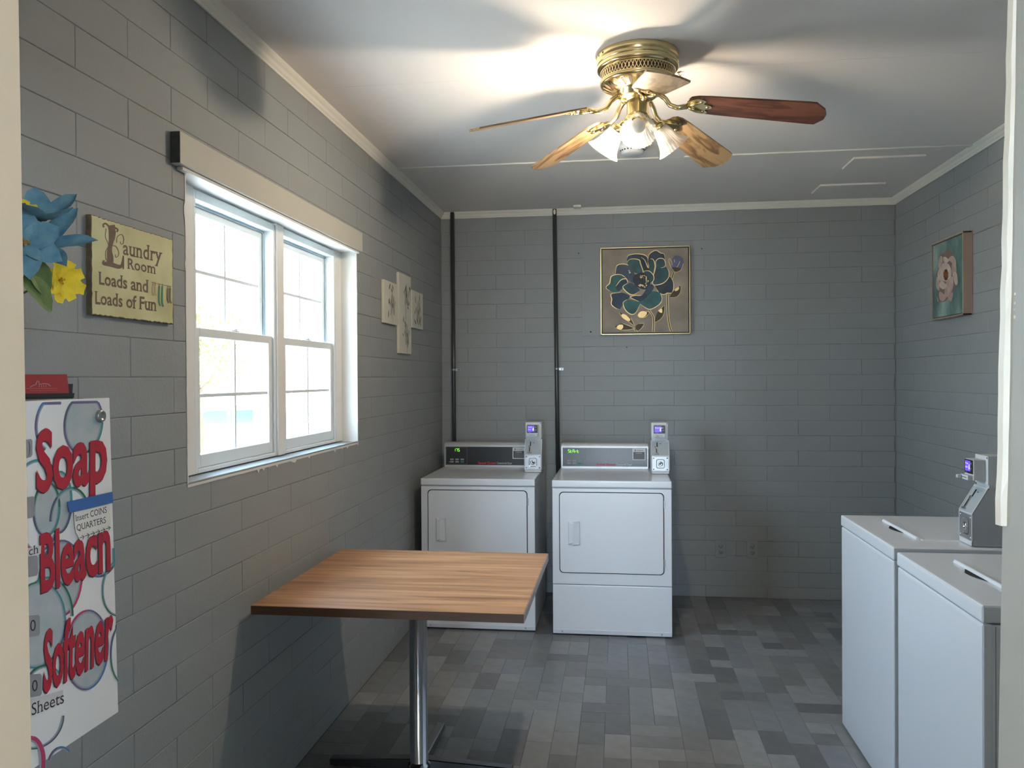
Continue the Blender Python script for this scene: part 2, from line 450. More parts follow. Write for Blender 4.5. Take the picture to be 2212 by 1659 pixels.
# ragged edge of the white paint where it laps onto the grey blocks
b = MB(); rr = random.Random(3)
def ragged(P0, P1, out, amp, n):
    P0, P1, out = Vector(P0), Vector(P1), Vector(out)
    a = [P0+(P1-P0)*i/n for i in range(n+1)]
    q = [p+out*(amp*(0.45+0.55*rr.random())+ (amp*1.6*rr.random() if rr.random() < 0.12 else 0)) for p in a]
    for i in range(n):
        b.poly([a[i], a[i+1], q[i+1], q[i]])
ragged((0.0014,OPY0-0.003,OPZ0-0.004), (0.0014,OPY1+0.003,OPZ0-0.004), (0,0,-1), 0.009, 110)
ragged((0.0014,OPY1-0.001,OPZ0-0.008), (0.0014,OPY1-0.001,OPZ1), (0,1,0), 0.004, 50)
ragged((0.0014,OPY0+0.001,OPZ0-0.008), (0.0014,OPY0+0.001,OPZ1), (0,-1,0), 0.004, 50)
b.build('paint_edge', white_m, lining, kind='stuff')
# head board over the opening
p0, p1 = at(389, 282, 0, 0.03), at(783, 543, 0, 0.03)
b = MB(); zA, zB = at(389,352,0,0.03).z-0.0, at(389,282,0,0.03).z; yA, yB = p0.y, at(783,501,0,0.03).y
b.box(0.0015, 0.03, yA, yB, zA, zB, bev=0.0012)
hb = b.build('trim_4', mat('head_board_paint', (188,187,176), 0.5, noise=0.05, nscale=4, bump=0.06), kind='structure')
b = MB(); b.box(0.0018, 0.0292, yA-0.0012, yA+0.0002, zA+0.002, zB-0.002); b.build('board_end', mat('bare_board_end', (84,88,86), 0.8, noise=0.4, nscale=60), hb, label='dark unpainted board end')
b = MB(); b.box(0.0015, 0.020, yA+0.03, yB-0.02, zA-0.010, zA-0.0003, bev=0.001); b.build('stop_strip', white_m, hb)

# ---- the two windows
glass = bpy.data.materials.new('window_glass'); glass.use_nodes = True
n_ = glass.node_tree.nodes; n_.clear(); L_ = glass.node_tree.links
out = n_.new('ShaderNodeOutputMaterial'); mx = n_.new('ShaderNodeMixShader'); tr = n_.new('ShaderNodeBsdfTransparent'); gl = n_.new('ShaderNodeBsdfGlossy')
lw = n_.new('ShaderNodeLayerWeight'); lw.inputs[0].default_value = 0.5; pw = n_.new('ShaderNodeMath'); pw.operation = 'POWER'; pw.inputs[1].default_value = 4.0
fr = n_.new('ShaderNodeMath'); fr.operation = 'MULTIPLY_ADD'; fr.inputs[1].default_value = 0.5; fr.inputs[2].default_value = 0.04
L_.new(lw.outputs['Facing'], pw.inputs[0]); L_.new(pw.outputs[0], fr.inputs[0]); gl.inputs['Roughness'].default_value = 0.02; tr.inputs[0].default_value = (0.95,0.98,0.97,1)
L_.new(fr.outputs[0], mx.inputs[0]); L_.new(tr.outputs[0], mx.inputs[1]); L_.new(gl.outputs[0], mx.inputs[2]); L_.new(mx.outputs[0], out.inputs[0])
track_m = mat('blue_grey_track', (176,194,202), 0.4)
def sash(parent, name, x0, x1, y0, y1, z0, z1, st, rb, rt_):
    """a glazed sash between x0 and x1, st stile width, rb/rt_ rail heights"""
    s = MB()
    s.box(x0, x1, y0, y0+st, z0, z1, bev=0.002); s.box(x0, x1, y1-st, y1, z0, z1, bev=0.002)
    s.box(x0, x1, y0+st-0.001, y1-st+0.001, z0, z0+rb, bev=0.002); s.box(x0, x1, y0+st-0.001, y1-st+0.001, z1-rt_, z1, bev=0.002)
    sh = s.build(name, vinyl_m, parent)
    xm = (x0+x1)/2; gy0, gy1, gz0, gz1 = y0+st, y1-st, z0+rb, z1-rt_
    ym, zm = (gy0+gy1)/2, (gz0+gz1)/2; mw = 0.006
    for (ya, yb, za, zb2) in ((gy0, ym-mw, gz0, zm-mw), (ym+mw, gy1, gz0, zm-mw), (gy0, ym-mw, zm+mw, gz1), (ym+mw, gy1, zm+mw, gz1)):
        q = MB(); q.box(xm-0.002, xm+0.002, ya, yb, za, zb2); q.build('pane', glass, sh)
    q = MB(); q.box(xm-0.005, xm+0.005, ym-mw, ym+mw, gz0, gz1, bev=0.001); q.box(xm-0.0055, xm+0.0055, gy0, gy1, zm-mw, zm+mw, bev=0.001); q.build('muntin', vinyl_m, sh)
    return sh
def window(name, y0, y1):
    z0, z1 = OPZ0+e, OPZ1-e-0.006
    f = MB(); t = 0.016; xa, xb = -0.165, XB-0.001
    f.box(xa, xb, y0+0.0005, y0+t, z0, z1, bev=0.0015); f.box(xa, xb, y1-t, y1-0.0005, z0, z1, bev=0.0015)
    f.box(xa, xb, y0+t, y1-t, z1-0.028, z1, bev=0.0015); f.box(xa, xb, y0+t, y1-t, z0, z0+0.014, bev=0.0015)
    w_ = f.build(name, vinyl_m, kind='structure')
    f = MB()
    for yy in (y0+t, y1-t-0.006):
        f.box(-0.118, -0.113, yy, yy+0.006, z0+0.014, z1-0.028); f.box(-0.150, -0.146, yy, yy+0.006, z0+0.014, z1-0.028)
    f.box(-0.118, -0.113, y0+t+0.006, y1-t-0.006, z1-0.036, z1-0.028)
    f.build('track', track_m, w_)
    zm = 1.643
    sash(w_, 'lower_sash', -0.110, -0.084, y0+t+0.002, y1-t-0.002, z0+0.015, zm+0.016, 0.030, 0.042, 0.030)
    sash(w_, 'upper_sash', -0.144, -0.120, y0+t+0.002, y1-t-0.002, zm-0.010, z1-0.029, 0.030, 0.030, 0.030)
    ym = (y0+y1)/2
    q = MB(); q.box(-0.108, -0.088, ym-0.03, ym+0.03, zm+0.0165, zm+0.021, bev=0.0015); q.lathe([(0.010,0),(0.010,0.006),(0.006,0.009),(0.0001,0.009)], (-0.098, ym, zm+0.021), n=14)
    q.box(-0.101, -0.095, ym-0.005, ym+0.028, zm+0.0215, zm+0.029, bev=0.0015)
    q.build('sash_lock', vinyl_m, w_)
window('window_1', *U1); window('window_2', *U2)

# ================================================================== appliances
disp_m = mat('green_display_segments', (130,255,40), 0.4, emit=1.4)
scr_m = mat('violet_lit_screen', (88,66,230), 0.3, emit=1.1)
scrt_m = mat('pale_screen_text', (205,200,255), 0.3, emit=1.3)
red_m = mat('red_print', (196,44,48), 0.5)
pale_m = mat('pale_print', (200,202,204), 0.5)
panel_m = mat('dark_control_panel', (44,47,50), 0.25)
SEG = {'1':'bc','7':'abc','5':'afgcd','S':'afgcd','t':'fged','A':'abcefg','r':'eg'}
def seven(sh, s, x, y, h, wd, gap, m):
    t = h*0.12
    for ch in s:
        k = {'a': [(x,y+h),(x+wd,y+h)], 'g': [(x,y+h/2),(x+wd,y+h/2)], 'd': [(x,y),(x+wd,y)], 'f': [(x,y+h/2),(x,y+h)], 'e': [(x,y),(x,y+h/2)], 'b': [(x+wd,y+h/2),(x+wd,y+h)], 'c': [(x+wd,y),(x+wd,y+h/2)]}
        for c in SEG[ch]:
            (a, b_), (c_, d_) = k[c]; sh.ribbon([(a+(c_-a)*.08, b_+(d_-b_)*.08), (a+(c_-a)*.92, b_+(d_-b_)*.92)], t, m, lay=False)
        x += wd+gap
def coin_box(parent, loc, rotz, screen):
    """payment unit facing local -Y: body with slanted upper front, reader head above"""
    wd = 0.110
    prof = [(0,0.0005),(0,0.113),(0.053,0.203),(0.20,0.203),(0.20,0.0005)]
    b = MB(True); b.prism([(0,y,z) for y, z in prof], (wd,0,0))
    bmesh.ops.bevel(b.bm, geom=b.bm.edges[:], offset=0.002, segments=1, affect='EDGES')
    body = b.build('coin_box', mat('coin_box_grey', (166,171,174), 0.38), parent)
    P = Vector((0,0,0)); q = parent
    while q: P += q.location; q = q.parent
    body.location = Vector(loc)-P; body.rotation_euler = (0,0,rotz)
    fr_ = MB(True); t = 0.004                                            # bright rim round both front faces
    for (x0,x1,z0,z1) in ((0,t,0.002,0.113),(wd-t,wd,0.002,0.113),(0,wd,0.002,0.018),(0,wd,0.109,0.114)): fr_.box(x0,x1,-0.002,-0.0002,z0,z1,bev=0.0005)
    s_, c_ = math.sin(math.atan2(0.053,0.090)), math.cos(math.atan2(0.053,0.090))
    def sl(x, a, o): return (x, a*s_-o*c_, 0.113+a*c_+o*s_)
    def slab(mb, x0, x1, a0, a1, o0, o1, m=0):
        mb.hexa([sl(x0,a0,o0),sl(x1,a0,o0),sl(x1,a0,o1),sl(x0,a0,o1),sl(x0,a1,o0),sl(x1,a1,o0),sl(x1,a1,o1),sl(x0,a1,o1)], m=m)
    for (x0,x1,a0,a1) in ((0,t,0,0.102),(wd-t,wd,0,0.102),(0,wd,0.096,0.104)): slab(fr_, x0, x1, a0, a1, 0.0002, 0.002)
    fr_.build('rim', grey_metal_m, body)
    k = MB(True)                                                         # lock plate with lock
    k.box(0.006, wd-0.006, -0.0012, -0.0002, 0.020, 0.107, m=0)
    for x in (0.014, wd-0.014):
        for z in (0.029, 0.098): k.lathe([(0.0045,0),(0.0038,0.002),(0.0001,0.0025)], (x,-0.0012,z), (0,-1,0), 10, m=1)
    cx, cz = wd/2, 0.063
    def rsq(r, n=28): return [(cx+r*max(-1,min(1,1.25*math.cos(a)))*0.9, cz+r*max(-1,min(1,1.25*math.sin(a)))) for a in [2*PI*i/n for i in range(n)]]
    o1, o2 = rsq(0.028), rsq(0.024)
    for i in range(28):
        j = (i+1) % 28; k.poly([(o1[i][0],-0.0022,o1[i][1]),(o1[j][0],-0.0022,o1[j][1]),(o2[j][0],-0.0014,o2[j][1]),(o2[i][0],-0.0014,o2[i][1])], 1)
    k.lathe([(0.015,0),(0.015,0.003),(0.011,0.005),(0.006,0.005),(0.005,0.002),(0.0001,0.002)], (cx,-0.0012,cz), (0,-1,0), 18, m=1)
    k.box(cx-0.0012, cx+0.0012, -0.0042, -0.0032, cz-0.004, cz+0.004, m=2)
    k.build('lock_plate', [steel_m, chrome_m, dark_m], body)
    k = MB(True)                                                         # coin slot on the slant
    slab(k, 0.006, 0.104, 0.004, 0.088, 0.0002, 0.0010, 0)
    slab(k, 0.026, 0.038, 0.010, 0.056, 0.0010, 0.0045, 1); slab(k, 0.030, 0.034, 0.018, 0.046, 0.0045, 0.0050, 2)
    slab(k, 0.020, 0.045, 0.006, 0.013, 0.0010, 0.0060, 1); slab(k, 0.034, 0.040, 0.058, 0.087, 0.0010, 0.0030, 2)
    slab(k, 0.052, 0.062, 0.078, 0.081, 0.0010, 0.0014, 2); slab(k, 0.022, 0.030, 0.050, 0.060, 0.0010, 0.0040, 1)
    k.build('coin_slot', [mat('slot_plate_grey', (158,166,170), 0.35), chrome_m, dark_m], body)
    k = MB(True); k.box(0.003, 0.105, 0.052, 0.195, 0.212, 0.312, bev=0.003, seg=2); k.box(0.006, 0.102, 0.057, 0.185, 0.2025, 0.2125)
    k.box(0.096, 0.101, 0.0513, 0.0522, 0.303, 0.308, m=1)
    k.build('reader_head', [grey_metal_m, dark_m], body)
    k = MB(True)
    k.box(0.014, 0.088, 0.012, 0.0525, 0.226, 0.298, bev=0.005, seg=2, m=0)
    k.box(0.020, 0.082, -0.004, 0.013, 0.226, 0.243, bev=0.003, seg=2, m=0)
    k.box(0.024, 0.072, -0.0048, -0.0038, 0.2335, 0.2355, m=1)
    k.box(0.022, 0.034, -0.020, -0.0035, 0.229, 0.241, bev=0.002, m=0)
    k.build('card_slot', [grey_metal_m, dark_m], body)
    sh = Sheet(lambda x, y: Vector((x, 0.0118, y)), (0,-1,0)); sh.mb.local = True
    sh.poly([(0.017,0.247),(0.085,0.247),(0.085,0.293),(0.082,0.296),(0.020,0.296),(0.017,0.293)], black_m)
    sh.poly([(0.022,0.255),(0.064,0.255),(0.064,0.291),(0.022,0.291)], scr_m)
    for i, (zz, ll) in enumerate(screen): put_text(sh, ll, (0.025,zz), (0.025+0.0042*len(ll),zz), (0.025,zz+0.006), scrt_m)
    sh.poly([(0.053,0.262),(0.060,0.262),(0.060,0.266),(0.058,0.280),(0.055,0.280),(0.053,0.266)], scrt_m)
    for zz in (0.266, 0.283): sh.disc(0.0735, zz, 0.004, 0.004, mat('reader_key_grey', (120,120,122), 0.5))
    for xx in (0.031, 0.040): sh.ribbon([(xx,0.246),(xx,0.253)], 0.002, pale_m)
    sh.build('screen', body)
    return body

def dryer(x, y, label, seg, segx, screen):
    """front left bottom corner at x, y"""
    wd, dp, top = 0.684, 0.69, 0.898
    t = thing('dryer', label, 'dryer', (x+wd/2, y+dp/2, 0), 'coin operated dryers along the back wall')
    b = MB(); b.box(x+0.002, x+wd-0.002, y+0.02, y+dp, 0.012, top-0.042, bev=0.003)
    for fx in (x+0.05, x+wd-0.05):
        for fy in (y+0.06, y+dp-0.05): b.lathe([(0.018,0),(0.018,0.006),(0.008,0.008),(0.008,0.014)], (fx,fy,0), n=12)
    b.build('cabinet', enamel_m, t)
    zs = 0.293
    b = MB(); b.box(x+0.002, x+wd-0.002, y+0.004, y+0.026, zs+0.005, top-0.047, bev=0.004, seg=2); fp = b.build('front_panel', enamel_m, t)
    b = MB(); b.box(x+0.002, x+wd-0.002, y+0.004, y+0.026, 0.010, zs, bev=0.004, seg=2)
    b.build('lower_panel', enamel_m, t)
    b = MB(); b.hexa([(x+0.003,y+0.0035,0.012),(x+wd-0.003,y+0.0035,0.012),(x+wd-0.003,y+0.006,0.012),(x+0.003,y+0.006,0.012),(x+0.003,y+0.001,0.034),(x+wd-0.003,y+0.001,0.034),(x+wd-0.003,y+0.006,0.038),(x+0.003,y+0.006,0.038)], m=0)
    for sx in (x+0.055, x+wd-0.06): b.lathe([(0.0055,0),(0.004,0.003),(0.0001,0.003)], (sx,y+0.0025,0.024), (0,-1,0), 10, m=1)
    b.build('kick_strip', [enamel_m, steel_m], t)
    b = MB(); b.box(x, x+wd, y, y+dp+0.005, top-0.041, top, bev=0.009, seg=3); b.build('top_panel', enamel_m, t)
    # door: rounded outline, dark gap ring, slightly proud slab
    dx0, dx1, dz0, dz1 = x+0.041, x+0.640, 0.362, 0.832
    def rrect(x0, x1, z0, z1, r, n=6):
        P = []
        for cx, cz, a in ((x1-r,z1-r,0),(x0+r,z1-r,90),(x0+r,z0+r,180),(x1-r,z0+r,270)):
            for i in range(n+1): P.append((cx+r*math.cos(R(a+90*i/n)), cz+r*math.sin(R(a+90*i/n))))
        return P
    b = MB(); b.prism([(a, y+0.0036, c) for a, c in rrect(dx0, dx1, dz0, dz1, 0.024)], (0,0.0012,0)); b.build('door_gap', dark_m, fp)
    b = MB()
    o = rrect(dx0+0.0045, dx1-0.0045, dz0+0.0045, dz1-0.0045, 0.022); i_ = rrect(dx0+0.007, dx1-0.007, dz0+0.007, dz1-0.007, 0.019)
    n = len(o)
    v0 = [b.bm.verts.new((a,y+0.0040,c)) for a, c in o]; v1 = [b.bm.verts.new((a,y-0.001,c)) for a, c in o]; v2 = [b.bm.verts.new((a,y-0.004,c)) for a, c in i_]
    for A, B in ((v0,v1),(v1,v2)):
        for i in range(n): b.bm.faces.new([A[i],A[(i+1)%n],B[(i+1)%n],B[i]])
    b.bm.faces.new(v2); b.bm.faces.new(v0[::-1])
    door = b.build('door', enamel_m, t)
    hx0, hx1, hz0, hz1 = x+0.092, x+0.158, 0.528, 0.664
    b = MB(); yy = y-0.004
    b.hexa([(hx0,yy-0.0003,hz0),(hx1,yy-0.0003,hz0),(hx1,yy-0.0003,hz1),(hx0,yy-0.0003,hz1),(hx0+0.006,yy-0.010,hz0+0.005),(hx0+0.026,yy-0.014,hz0+0.012),(hx0+0.030,yy-0.014,hz1-0.012),(hx0+0.006,yy-0.010,hz1-0.005)], m=0)
    for (a0,a1,c0,c1) in ((hx0+0.022,hx1,hz1-0.007,hz1),(hx0+0.022,hx1,hz0,hz0+0.007),(hx1-0.006,hx1,hz0,hz1)): b.box(a0,a1,yy-0.011,yy-0.0003,c0,c1,bev=0.002,m=0)
    b.poly([(hx0+0.026,yy-0.0006,hz0+0.006),(hx1-0.005,yy-0.0006,hz0+0.006),(hx1-0.005,yy-0.0006,hz1-0.006),(hx0+0.026,yy-0.0006,hz1-0.006)], 1)  # darker grey paints shade into the shallow handle recess
    b.build('door_handle', [enamel_m, mat('handle_recess_shade', (126,131,137), 0.5)], door)
    for zz in (0.765, 0.43):
        b = MB(); b.box(dx1-0.002, dx1+0.006, y+0.0015, y+0.0045, zz-0.022, zz+0.022, bev=0.001); b.build('hinge', steel_m, door)
    # control panel
    px0, px1, py = x+0.012, x+0.573, y+0.615; pt = 1.064
    b = MB(); b.prism([(px0,py,top+0.0005),(px0,py+0.006,pt-0.022),(px0,py+0.014,pt-0.006),(px0,py+0.026,pt),(px0,py+0.080,pt),(px0,py+0.080,top+0.0005)], (px1-px0,0,0))
    bmesh.ops.bevel(b.bm, geom=b.bm.edges[:], offset=0.003, segments=2, affect='EDGES')
    cp = b.build('control_panel', mat('satin_panel_bezel', (186,188,190), 0.3, metal=0.4), t)
    k = 331.0
    def cf(u, v):                       # panel face in photo pixels from the bezel's lower left corner
        z = top+v/k; return Vector((px0+u/k, py+(z-top)*0.006/(pt-0.022-top)-0.0004, z))
    sh = Sheet(cf, (0,-1,0.04), 0.0002)
    sh.poly([(3,5),(184,5),(184,45),(3,45)], panel_m)
    sh.ribbon([(5,7),(51,7),(51,43.5),(5,43.5)], 0.5, mat('panel_line_grey', (120,124,126), 0.5), closed=True)
    seven(sh, seg, segx, 34.5, 6.2, 3.3, 1.6, disp_m)
    key = mat('panel_key_grey', (136,139,142), 0.5); keyg = mat('panel_key_green', (44,110,96), 0.5)
    for r in range(2):
        for c in range(3): sh.poly([(13+c*11.6,15.2-r*5.4),(21+c*11.6,15.2-r*5.4),(21+c*11.6,18.6-r*5.4),(13+c*11.6,18.6-r*5.4)], keyg if (r, c) == (1, 2) else key)
    sh.disc(11.2, 11.6, 0.8, 0.8, pale_m)
    put_text(sh, 'Speed Queen', (76,7.5), (116,7.5), (76,12), red_m, bold=0.025)
    put_text(sh, 'Commercial Dryer', (118,7.5), (151.5,7.5), (118,11.6), pale_m)
    sh.poly([(152.5,19),(180,19),(180,44),(152.5,44)], pale_m); sh.poly([(154.5,21),(178,21),(178,36.5),(154.5,36.5)], black_m)
    put_text(sh, 'WARNING', (159,32.5), (173,32.5), (159,35), pale_m)
    for i in range(4): sh.ribbon([(157,30.5-i*2.3),(176,30.5-i*2.3)], 0.6, mat('panel_line_grey', (120,124,126)))
    sh.poly([(157,38.5),(159.5,38.5),(159.5,41.5),(157,41.5)], black_m); sh.ribbon([(161,40),(176,40)], 1.2, mat('panel_line_grey', (120,124,126)))
    sh.build('panel_face', cp)
    coin_box(t, (x+0.582, y+0.345, top+0.0005), 0, screen)
    return t
dryer(0.850, 4.690, 'white coin operated dryer reading Start, right of the second pipe', 'StArt', 15, [(0.279,'Press Start')])
dryer(0.064, 4.722, 'white coin operated dryer in the left corner, behind the wood table', '175', 21, [(0.281,'Insert'),(0.266,'Card')])

def washer(x, y0, y1, label, coin):
    """front at x facing -X, between y0 (near) and y1 (far)"""
    top, dp = 0.900, 0.70
    t = thing('washing_machine', label, 'washer', (x+dp/2, (y0+y1)/2, 0), 'top loading washers along the right wall')
    b = MB(); b.box(x+0.022, x+dp, y0+0.004, y1-0.004, 0.012, top-0.05, bev=0.006, seg=2)
    for fx in (x+0.06, x+dp-0.05):
        for fy in (y0+0.06, y1-0.06): b.lathe([(0.018,0),(0.018,0.006),(0.008,0.008),(0.008,0.014)], (fx,fy,0), n=12)
    b.build('cabinet', enamel_m, t)
    b = MB(); b.box(x+0.002, x+0.030, y0+0.003, y1-0.003, 0.010, top-0.049, bev=0.010, seg=3); b.build('front_panel', enamel_m, t)
    b = MB(); b.box(x, x+dp, y0, y1, top-0.046, top, bev=0.010, seg=3); b.build('top_panel', enamel_m, t)
    lx0, lx1, ly0, ly1 = x+0.127, x+0.58, y0+0.125, y1-0.145
    b = MB(); r = 0.02
    b.hexa([(lx0+0.012,ly0,top-0.0003),(lx1,ly0,top-0.0003),(lx1,ly1,top-0.0003),(lx0+0.012,ly1,top-0.0003),(lx0+0.018,ly0+0.006,top+0.003),(lx1,ly0+0.006,top+0.003),(lx1,ly1-0.006,top+0.003),(lx0+0.018,ly1-0.006,top+0.003)], bev=0.001)
    b.hexa([(lx0-0.004,ly0+0.02,top-0.0003),(lx0+0.016,ly0+0.02,top-0.0003),(lx0+0.016,ly1+0.004,top-0.0003),(lx0-0.004,ly1+0.004,top-0.0003),(lx0,ly0+0.03,top+0.010),(lx0+0.008,ly0+0.03,top+0.010),(lx0+0.008,ly1,top+0.010),(lx0,ly1,top+0.010)], bev=0.0015)
    lid = b.build('lid', enamel_m, t)
    ym = (ly0+ly1)/2+0.02
    b = MB()
    pts = smoothpoly([(lx0-0.022,ym-0.02),(lx0-0.026,ym+0.02),(lx0-0.016,ym+0.05),(lx0-0.002,ym+0.07),(lx0-0.002,ym-0.07),(lx0-0.014,ym-0.05)], 4)
    b.poly([(a,c,top+0.0008) for a, c in pts]); b.build('lid_pull', dark_m, lid, label='dark finger pocket')
    b = MB(); b.prism([(x+0.64,y0+0.02,top+0.0005),(x+0.655,y0+0.02,top+0.16),(x+0.70,y0+0.02,top+0.16),(x+0.70,y0+0.02,top+0.0005)], (0,y1-y0-0.04,0))
    b.build('control_panel', mat('satin_panel_bezel', (186,188,190)), t)
    if coin: coin_box(t, (x+0.270, y0+0.140, top+0.0005), -PI/2, [(0.279,'Press'),(0.266,'Start')])
    b = MB(); b.box(x+0.0335, x+0.0350, y0+0.0034, y0+0.0042, 0.02, top-0.055); b.build('side_seam', mat('seam_grey', (110,116,124), 0.6), t)
    return t
washer(2.172, 2.945, 3.612, 'white top loading washer, the farther one, with silver card reader box', True)
washer(2.160, 2.222, 2.872, 'white top loading washer nearest the door opening', False)

# ================================================================== table
wood = bpy.data.materials.new('laminate_wood'); wood.use_nodes = True
n_ = wood.node_tree.nodes; L_ = wood.node_tree.links; bs = n_['Principled BSDF']; bs.inputs['Roughness'].default_value = 0.38
tcn = n_.new('ShaderNodeTexCoord'); mp = n_.new('ShaderNodeMapping'); mp.inputs['Scale'].default_value = (1.6, 26, 26); L_.new(tcn.outputs['Object'], mp.inputs[0])
n1 = n_.new('ShaderNodeTexNoise'); n1.inputs['Scale'].default_value = 1.5; n1.inputs['Detail'].default_value = 7; n1.inputs['Distortion'].default_value = 0.6; L_.new(mp.outputs[0], n1.inputs['Vector'])
r1 = n_.new('ShaderNodeValToRGB'); r1.color_ramp.elements[0].position = 0.30; r1.color_ramp.elements[0].color = lin((132,96,68)); r1.color_ramp.elements[1].position = 0.66; r1.color_ramp.elements[1].color = lin((190,146,108))
e2 = r1.color_ramp.elements.new(0.44); e2.color = lin((168,124,88)); L_.new(n1.outputs['Fac'], r1.inputs[0])
mp2 = n_.new('ShaderNodeMapping'); mp2.inputs['Scale'].default_value = (0.8, 9, 9); L_.new(tcn.outputs['Object'], mp2.inputs[0])
n2 = n_.new('ShaderNodeTexNoise'); n2.inputs['Scale'].default_value = 1.2; n2.inputs['Detail'].default_value = 3; L_.new(mp2.outputs[0], n2.inputs['Vector'])
mxn = n_.new('ShaderNodeMix'); mxn.data_type = 'RGBA'; mxn.blend_type = 'MULTIPLY'; mxn.inputs[0].default_value = 0.55
r2 = n_.new('ShaderNodeValToRGB'); r2.color_ramp.elements[0].color = lin((178,160,150)); r2.color_ramp.elements[1].color = (1,1,1,1); r2.color_ramp.elements[0].position = 0.35; r2.color_ramp.elements[1].position = 0.6
L_.new(n2.outputs['Fac'], r2.inputs[0]); L_.new(r1.outputs[0], mxn.inputs['A']); L_.new(r2.outputs[0], mxn.inputs['B']); L_.new(mxn.outputs['Result'], bs.inputs['Base Color'])
TX, TY = 0.486, 2.975; tz = 0.75
t = thing('table', 'square wood laminate table on a chrome pedestal beside the window wall', 'table', (TX, TY, 0))
b = MB(); b.box(0.034, 0.938, 2.532, 3.418, tz-0.030, tz, bev=0.002); tt = b.build('tabletop', wood, t)
edge_m = mat('edge_band_shaded', (92,64,44), 0.5, noise=0.3, nscale=8, stretch=(1,20,20)); edge2_m = mat('edge_band_lit', (150,140,132), 0.35)  # same band all round: shaded front and lit right side painted as colours
b = MB(); b.box(0.0345, 0.9375, 2.5305, 2.5322, tz-0.0295, tz-0.0015, m=0); b.box(0.9378, 0.9392, 2.533, 3.417, tz-0.0295, tz-0.0015, m=1); b.build('edge_band', [edge_m, edge2_m], tt)
b = MB(); b.lathe([(0.0001,tz-0.0305),(0.11,tz-0.0305),(0.11,tz-0.038),(0.045,tz-0.046),(0.034,tz-0.06),(0.034,0.040),(0.042,0.034),(0.042,0.02)], (TX-0.006, TY+0.02, 0), n=40); b.build('column', chrome_m, t)
dchrome = mat('dark_chrome', (110,112,116), 0.2, metal=1.0)
for a in range(4):
    ux, uy = ((1,0),(0,1),(-1,0),(0,-1))[a]; vx, vy = -uy, ux; c = (TX-0.006, TY+0.045)
    def q(l, s_, z): return (c[0]+ux*l+vx*s_, c[1]+uy*l+vy*s_, z)
    b = MB(); b.hexa([q(0.02,-0.026,0.005),q(0.355,-0.020,0.005),q(0.355,0.020,0.005),q(0.02,0.026,0.005),q(0.02,-0.022,0.048),q(0.355,-0.017,0.030),q(0.355,0.017,0.030),q(0.02,0.022,0.048)], bev=0.003)
    b.lathe([(0.012,0),(0.012,0.006)], q(0.335,0,0), n=10, cap=True)
    b.build('foot', dchrome, t)

# ================================================================== ceiling fan
FX, FY = 1.311, 2.982
blade_wood = bpy.data.materials.new('oak_blade'); blade_wood.use_nodes = True
def oak(m, ca, cb):
    n_ = m.node_tree.nodes; L_ = m.node_tree.links; bs = n_['Principled BSDF']; bs.inputs['Roughness'].default_value = 0.35
    tcn = n_.new('ShaderNodeTexCoord'); mp = n_.new('ShaderNodeMapping'); mp.inputs['Scale'].default_value = (2.2, 14, 14); L_.new(tcn.outputs['Object'], mp.inputs[0])
    wv = n_.new('ShaderNodeTexNoise'); wv.inputs['Scale'].default_value = 2.0; wv.inputs['Detail'].default_value = 5; wv.inputs['Distortion'].default_value = 1.6; L_.new(mp.outputs[0], wv.inputs['Vector'])
    r1 = n_.new('ShaderNodeValToRGB'); r1.color_ramp.elements[0].position = 0.38; r1.color_ramp.elements[0].color = lin(ca); r1.color_ramp.elements[1].position = 0.55; r1.color_ramp.elements[1].color = lin(cb)
    L_.new(wv.outputs['Fac'], r1.inputs[0]); L_.new(r1.outputs[0], bs.inputs['Base Color'])
oak(blade_wood, (108,84,56), (164,136,100))
blade_red = bpy.data.materials.new('reddish_oak_blade'); blade_red.use_nodes = True; oak(blade_red, (80,46,32), (116,72,52))
t = thing('ceiling_fan', 'brass hugger ceiling fan with five wooden blades and glass shades, lit', 'ceiling fan', (FX, FY, H))
b = MB(); c0 = (FX, FY, 0)
b.lathe([(0.0001,H-0.0003),(0.146,H-0.0003),(0.147,H-0.004),(0.147,H-0.020),(0.144,H-0.024),(0.144,H-0.028),(0.147,H-0.031),(0.145,H-0.036),(0.142,H-0.038),(0.146,H-0.044),(0.147,H-0.052),(0.141,H-0.058),(0.134,H-0.061),(0.130,H-0.062)], c0, n=64)
b.lathe([(0.118,H-0.030),(0.146,H-0.0301)], c0, n=8)
can = b.build('canopy', brass_m, t)
for a in (200, 213):
    b = MB(); b.lathe([(0.004,0),(0.0001,0.0003)], (FX+0.1473*math.cos(R(a)), FY+0.1473*math.sin(R(a)), H-0.013), (math.cos(R(a)), math.sin(R(a)), 0), 10); b.build('screw_hole', dark_m, can)
b = MB(); b.lathe([(0.131,H-0.060),(0.131,H-0.096)], c0, n=64); b.build('band_core', mat('dark_vent_core', (70,56,34), 0.6), t)
b = MB(); nd = 64; za, zb3 = H-0.062, H-0.094
for i in range(nd):
    for sg in (1, -1):
        pts = []
        for k in range(5):
            a = 2*PI*(i+0.5*k/4*sg*2)/nd; z = za+(zb3-za)*k/4
            pts.append((a, z))
        for (a1, z1_), (a2, z2_) in zip(pts, pts[1:]):
            d_ = 0.0085; rr_ = 0.1335
            P = [(a1-d_, z1_), (a1+d_, z1_), (a2+d_, z2_), (a2-d_, z2_)]
            b.poly([(FX+rr_*math.cos(q), FY+rr_*math.sin(q), z) for q, z in P])
for z1_, z2_ in ((H-0.060,H-0.065),(H-0.092,H-0.098)): b.lathe([(0.134,z1_),(0.1355,(z1_+z2_)/2),(0.134,z2_)], c0, n=64)
b.build('filigree_band', brass_m, t, kind='stuff')
